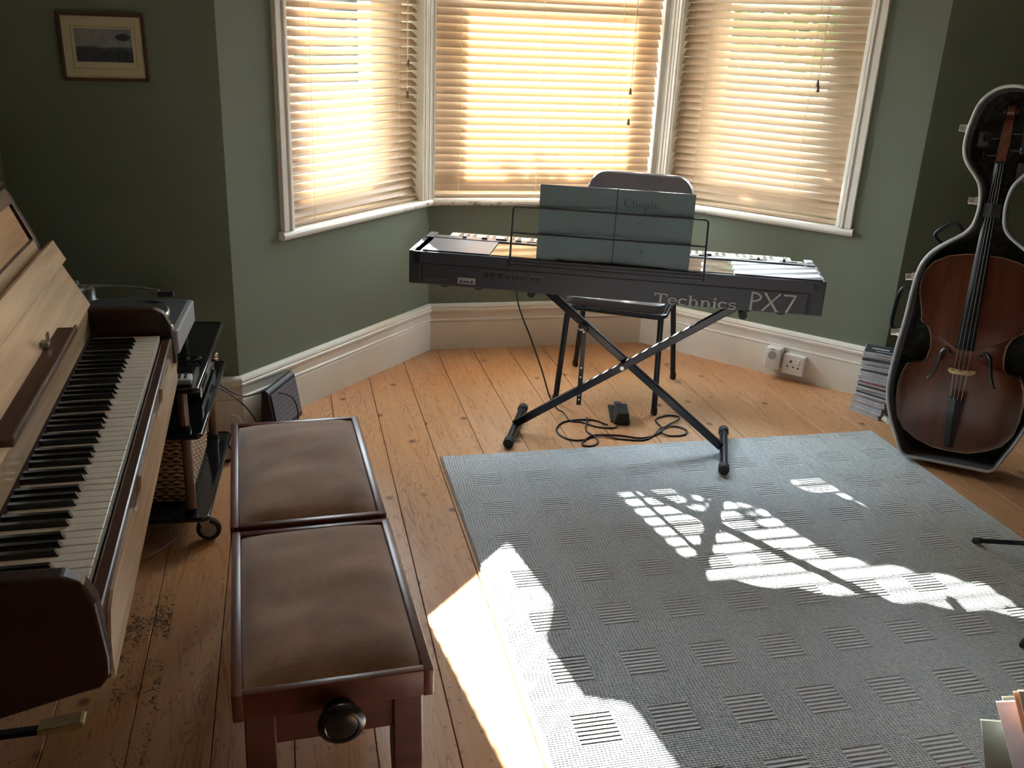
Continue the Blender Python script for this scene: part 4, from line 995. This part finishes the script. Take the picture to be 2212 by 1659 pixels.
# bridge (standing off the plate), tailpiece, fingerboard, strings
bz0, bz1 = -.024, .062
bpoly = [(hc-.046, bz0), (hc-.03, bz0), (hc-.022, bz0+.018), (hc, bz0+.026), (hc+.022, bz0+.018), (hc+.03, bz0), (hc+.046, bz0), (hc+.042, bz0+.012), (hc+.046, bz0+.034), (hc+.038, bz0+.05), (hc+.036, bz1-.012), (hc+.02, bz1-.002), (hc, bz1+.002), (hc-.02, bz1-.002), (hc-.036, bz1-.012), (hc-.038, bz0+.05), (hc-.046, bz0+.034), (hc-.042, bz0+.012)]
m = MB(); m.prism(bpoly, .362, .370, 1); bo_ = m.build('bridge', 'bridge', CE)
m = MB(); m.prism([(hc-.008+.008*math.cos(a_)+.008, bz0+.048+.007*math.sin(a_)) for a_ in [i*PI/5 for i in range(10)]], .3612, .3708, 1)
for s_ in (-1, 1): m.prism([(hc+s_*.028+.006*math.cos(a_), bz0+.045+.007*math.sin(a_)) for a_ in [i*PI/5 for i in range(10)]], .3612, .3708, 1)
m.build('cutouts', 'cello', bo_)
tw = [(.028, .27, .035), (.025, .2, .022), (.018, .10, .0), (.014, .068, -.012)]
m = MB(); m.rings([[V((hc-w_, v_, z_)), V((hc, v_, z_+.008)), V((hc+w_, v_, z_)), V((hc+w_*.8, v_, z_-.008)), V((hc-w_*.8, v_, z_-.008))] for w_, v_, z_ in tw]); m.build('tailpiece', 'ebony', CE)
fbp = [(.031, .452, .034), (.0265, .7, .012), (.022, .95, -.010), (.018, 1.128, -.028)]
m = MB(); m.rings([[V((hc-w_, v_, z_)), V((hc-w_*.5, v_, z_+.008)), V((hc, v_, z_+.011)), V((hc+w_*.5, v_, z_+.008)), V((hc+w_, v_, z_)), V((hc+w_*.9, v_, z_-.006)), V((hc-w_*.9, v_, z_-.006))] for w_, v_, z_ in fbp]); m.build('fingerboard', 'ebony', CE, smooth=True)
m = MB(); m.rings([[V((hc-w_, v_, zt)), V((hc+w_, v_, zt)), V((hc+w_*.7, v_, zb2)), V((hc-w_*.7, v_, zb2))] for w_, v_, zt, zb2 in ((.026, .55, .018, -.03), (.024, .72, .004, -.04), (.019, .80, -.004, -.045), (.0165, .95, -.016, -.042), (.016, 1.13, -.034, -.058))]); m.build('neck', 'maple', CE, smooth=True)
m = MB(); m.rings([[V((hc-w_, v_, z_+d_)), V((hc+w_, v_, z_+d_)), V((hc+w_, v_, z_-d_)), V((hc-w_, v_, z_-d_))] for w_, v_, z_, d_ in ((.0165, 1.128, -.046, .018), (.017, 1.2, -.062, .018), (.0145, 1.27, -.085, .016), (.013, 1.30, -.10, .013))]); pb_ = m.build('pegbox', 'maple', CE)
m = MB().lathe([(.0, -.018), (.02, -.018), (.027, -.012), (.027, .012), (.02, .018), (0, .018)], Matrix.Translation((hc, 1.316, -.105)) @ Matrix.Rotation(R(90), 4, 'Y'), 24); m.lathe([(0, -.024), (.012, -.024), (.012, .024), (0, .024)], Matrix.Translation((hc, 1.316, -.105)) @ Matrix.Rotation(R(90), 4, 'Y'), 18); m.build('scroll', 'maple', CE, smooth=True)
for s_, v_, z_ in ((-1, 1.155, -.052), (1, 1.175, -.056), (-1, 1.215, -.066), (1, 1.235, -.070)):
    m = MB().tube([(hc+s_*.012, v_, z_), (hc+s_*.05, v_, z_)], [.005, .006], 10); m.lathe([(0, -.013), (.010, -.012), (.013, 0), (.010, .012), (0, .013)], Matrix.Translation((hc+s_*.062, v_, z_)) @ Matrix.Rotation(R(90), 4, 'X'), 16); m.build('peg', 'ebony', CE, smooth=True)
for i in range(4):
    o_ = (i-1.5)/1.5
    zt = bz1+.002-.010*abs(o_)**2
    MB().tube([(hc+o_*.019, .262, .043), (hc+o_*.023, .366, zt), (hc+o_*.0115, 1.13, -.016)], .0011, 5).build('string', 'string', CE)
m = MB()
for i in range(4): m.tube([(hc+(i-1.5)*.008, 1.131, -.017), (hc+(i-1.5)*.007, 1.165+.02*i, -.045-.004*i)], .0012, 5)
for i in range(3): m.tube([(hc-.006+i*.006, 1.235+.01*i, -.06), (hc-.002+i*.006, 1.28, -.074)], .0018, 5)
m.build('string_winding', 'redthread', CE)
MB().box((hc-.0175, 1.126, -.03), (hc+.0175, 1.133, -.012), bev=.001).build('nut', 'ebony', CE)
# neck strap and padding in the case head
m = MB(); m.rings([[V((AX-.045, v_, -.06)), V((AX-.03, v_, -.002)), V((AX, v_, .010)), V((AX+.03, v_, -.002)), V((AX+.045, v_, -.06))] for v_ in (.935, .985)], cap=False, close=False); so_ = m.build('neck_strap', 'rubber', CS); md = so_.modifiers.new('s', 'SOLIDIFY'); md.thickness = .003
for a_, b_ in (((.215, 1.07), (.275, 1.135)), ((.215, 1.18), (.27, 1.26)), ((.07, 1.18), (.11, 1.24))):
    MB().box((a_[0], a_[1], -.14), (b_[0], b_[1], -.085), bev=.006).build('padding', 'greycloth', CS)

# ------------------------------------------------------------------ music stand (tripod foot seen at the right)
cx_, cy_ = 2.25, 1.93
MS = thing('music_stand', 'black folding music stand with thin legs reaching onto the rug at the right', 'music stand', TR(cx_, cy_, 0))
for tx, ty in ((2.152, 2.271), (1.905, 1.760), (2.60, 1.78)):
    p0 = V((tx-cx_, ty-cy_, .0205 if tx < 2.337 else .012)); hub = V((0, 0, .19)); d = (hub-p0).normalized(); d0 = V((d.x, d.y, 0)).normalized()
    l_ = MB(); barbox(l_, p0, hub-V((0, 0, 0)), .006, .014, V((-d0.y, d0.x, 0))); lo2 = l_.build('leg', 'blackm', MS)
    MB().tube([p0-d*.012, p0-d*.006, p0+d*.016], [.0085, .0105, .0095], 12).build('rubber_foot', 'rubber', lo2, smooth=True)
MB().cyl((0, 0, .12), (0, 0, .62), .010, seg=14).build('pole', 'blackm', MS, smooth=True)
MB().cyl((0, 0, .6), (0, 0, 1.08), .007, seg=14).build('inner_pole', 'blackm', MS, smooth=True)
MB().cyl((0, 0, .17), (0, 0, .21), .016, seg=16).build('collar', 'black', MS)
m = MB(); 
for z_ in (1.08, 1.18, 1.28): barbox(m, V((-.22, .02-(z_-1.08)*-.2, z_)), V((.22, .02-(z_-1.08)*-.2, z_)), .003, .012, V((0, 1, 0)))
barbox(m, V((0, .01, 1.05)), V((0, .07, 1.32)), .003, .012, V((1, 0, 0))); m.build('desk', 'blackm', MS)
# ------------------------------------------------------------------ booklets standing at the lower right
TY_ = thing('document_tray', 'crimson tray on the rug holding the papers at the lower right', 'tray', TR(1.372, 1.285, .0095, R(-35)))
m = MB(); m.box((-.015, -.16, 0), (.34, .11, .004)); m.box((-.015, -.16, .003), (-.009, .11, .016), bev=.002); m.box((.334, -.16, .003), (.34, .11, .016), bev=.002); m.box((-.012, -.16, .003), (.337, -.154, .016), bev=.002); m.box((-.012, .104, .003), (.337, .11, .016), bev=.002); m.build('tray_shell', 'pink', TY_)
def booklet(name, lab, x, y, zt, w, th, matn, tilt):
    h = (zt-.0145)/math.cos(R(tilt))
    mm = TR(x, y, zt, R(-35)) @ Matrix.Rotation(R(-tilt), 4, 'Y')
    r_ = thing(name, lab, 'booklet', mm, 'papers standing in the lower right corner')
    MB().box((0, 0, -h), (w, .0012, 0)).build('cover', matn, r_); MB().box((.0004, .0014, -h+.001), (w-.002, th-.0012, -.001)).build('pages', 'paper', r_); MB().box((0, th-.0011, -h), (w, th, 0)).build('cover', matn, r_)
    MB().box((-.0015, 0, -h), (0, th, 0)).build('spine', 'paper', r_)
booklet('card_folder', 'olive grey card folder with a white edge, leftmost of the papers', 1.391, 1.335, .200, .15, .004, 'olive', 15)
booklet('paper_booklet', 'pale blue-white booklet standing right of the olive grey folder', 1.378, 1.298, .28, .15, .004, 'pblue', 23)
booklet('brown_booklet', 'dark brown booklet peeping up behind the pale blue booklet', 1.445, 1.350, .24, .12, .004, 'brownp', 23)
booklet('orange_booklet', 'orange-edged booklet between the pale blue and cream booklets', 1.366, 1.254, .343, .13, .003, 'orange', 22)
booklet('cream_booklet', 'cream-edged brown booklet, tallest of the papers at the frame edge', 1.366, 1.2435, .353, .13, .006, 'brownp', 22)

# ------------------------------------------------------------------ outdoors
struct(MB().box((-14, 4.75, -.5), (16, 34, -.42)).build('floor_garden', 'lawn'))
def leaves(m, cfun, n, size, rnd):
    for _ in range(n):
        c_ = cfun(); a_ = rnd.uniform(0, 2*PI); t_ = rnd.uniform(-1, 1); ax1 = V((math.cos(a_), math.sin(a_), t_*.6)).normalized(); ax2 = ax1.cross(V((rnd.uniform(-1, 1), rnd.uniform(-1, 1), 1))).normalized()
        s_ = size*rnd.uniform(.6, 1.3)
        m.quad(c_-ax1*s_, c_-ax2*s_*.5, c_+ax1*s_, c_+ax2*s_*.5)
def tree(x, y, r_, z0, z1, n, lab, trunk=.12, size=.09, seed=1, clumps=26, cat='tree', name='garden_tree', rc=.42):
    rnd = random.Random(seed); root = thing(name, lab, cat, TR(x, y, -.42))
    MB().tube([(0, 0, 0), (.05, 0, (z0+z1)/2), (0, .05, z1-.2)], [trunk, trunk*.7, trunk*.2], 10).build('trunk', 'bark', root)
    cl = []
    for _ in range(clumps):
        a_ = rnd.uniform(0, 2*PI); q_ = r_*math.sqrt(rnd.random())*.8; cl.append(V((q_*math.cos(a_), q_*math.sin(a_), rnd.uniform(z0, z1))))
    def cf():
        c_ = rnd.choice(cl); return c_+V((rnd.gauss(0, 1), rnd.gauss(0, 1), rnd.gauss(0, 1)))*r_*rc*.55
    m_ = MB(); leaves(m_, cf, n, size, rnd); m_.build('foliage', 'leaf', root)
    return root
tree(2.15, 8.0, .85, 1.9, 5.4, 8500, 'leafy tree outside the right window', seed=3, rc=.33, clumps=44)
tree(1.80, 6.4, .33, 1.2, 5.2, 4200, 'slim dense tree added outside the right window to block its sun', seed=21, rc=.3, clumps=40, trunk=.07, size=.07)  # added tree, placed to keep sun and sky off the right blind
tree(-3.6, 11, 1.6, 2.2, 5.5, 1200, 'tree across the garden seen through the left blind', size=.16, seed=5)
tree(4.6, 9.5, 1.3, 1.4, 4.6, 1800, 'distant tree seen at the right of the right blind', size=.14, seed=8)
rb = random.Random(11); SH = thing('garden_shrub', 'leafy shrub just outside the middle window', 'shrub', TR(1.10, 5.02, -.42))
stm = MB(); lf = MB()
for k_ in range(9):
    tx, ty, tz = rb.uniform(-.26, .30), rb.uniform(-.06, .12), rb.uniform(1.42, 1.66)
    stm.tube(spline([(tx*.2, 0, 0), (tx*.6, ty*.5, tz*.6), (tx, ty, tz)], 3), .006, 6)
    for _ in range(34):
        c_ = V((tx, ty, tz))+V((rb.gauss(0, .035), rb.gauss(0, .035), rb.gauss(-.03, .05))); leaves(lf, lambda: c_, 1, .03, rb)
for _ in range(700): leaves(lf, lambda: V((rb.uniform(-.3, .34), rb.uniform(-.12, .12), rb.uniform(.7, 1.34))), 1, .035, rb)
stm.build('stems', 'bark', SH); lf.build('foliage', 'leaf', SH)
HS = thing('facing_house', 'pale rendered house across the street', 'house', TR(4, 15, -.42))
MB().box((-9, 0, 0), (9, 6, 4.6)).build('wall', 'render', HS)
MB().prism([(-.3, 4.6), (3, 6.2), (6.3, 4.6)], -9.2, 9.2, 0).build('roof', 'slate', HS)
for i in range(5):
    for z_ in (.9, 3.2): MB().box((-7.5+i*3.4, -.05, z_), (-6.3+i*3.4, .02, z_+1.4)).build('window', 'gloss', HS)

# ------------------------------------------------------------------ light
sc = bpy.context.scene
w = bpy.data.worlds.new('sky'); sc.world = w; w.use_nodes = True; nt = w.node_tree; nt.nodes.clear()
bg = nt.nodes.new('ShaderNodeBackground'); wo = nt.nodes.new('ShaderNodeOutputWorld'); sk = nt.nodes.new('ShaderNodeRGB'); sk.outputs[0].default_value = (.74, .87, 1, 1)
nt.links.new(sk.outputs[0], bg.inputs[0]); bg.inputs[1].default_value = 8; nt.links.new(bg.outputs[0], wo.inputs[0])
sun = bpy.data.lights.new('sun', 'SUN'); sun.energy = 26; sun.angle = R(.55); sun.color = (1, .95, .88)
so = bpy.data.objects.new('sun', sun); C.objects.link(so); sd = V((.16, -1, -.5)).normalized(); so.rotation_euler = sd.to_track_quat('-Z', 'Y').to_euler(); so.location = (0, 12, 8)
for mw, W_, x0, x1 in ((ML, 1.25, .33, 1.17), (MC_, 1.12, .02, 1.09), (MR_, 1.22, .07, .92)):
    pl = bpy.data.lights.new('window_portal', 'AREA'); pl.shape = 'RECTANGLE'; pl.size = x1-x0; pl.size_y = ZH-ZS; pl.cycles.is_portal = True
    po = bpy.data.objects.new('window_portal', pl); C.objects.link(po)
    po.matrix_world = mw @ Matrix.Translation(((x0+x1)/2, .17, (ZH+ZS)/2)) @ Matrix.Rotation(R(-90), 4, 'X')
vs = sc.view_settings; vs.view_transform = 'Standard'; vs.look = 'None'; vs.gamma = 1; vs.exposure = 2.25
sc.cycles.max_bounces = 12; sc.cycles.diffuse_bounces = 6; sc.cycles.transparent_max_bounces = 16; sc.cycles.glossy_bounces = 4
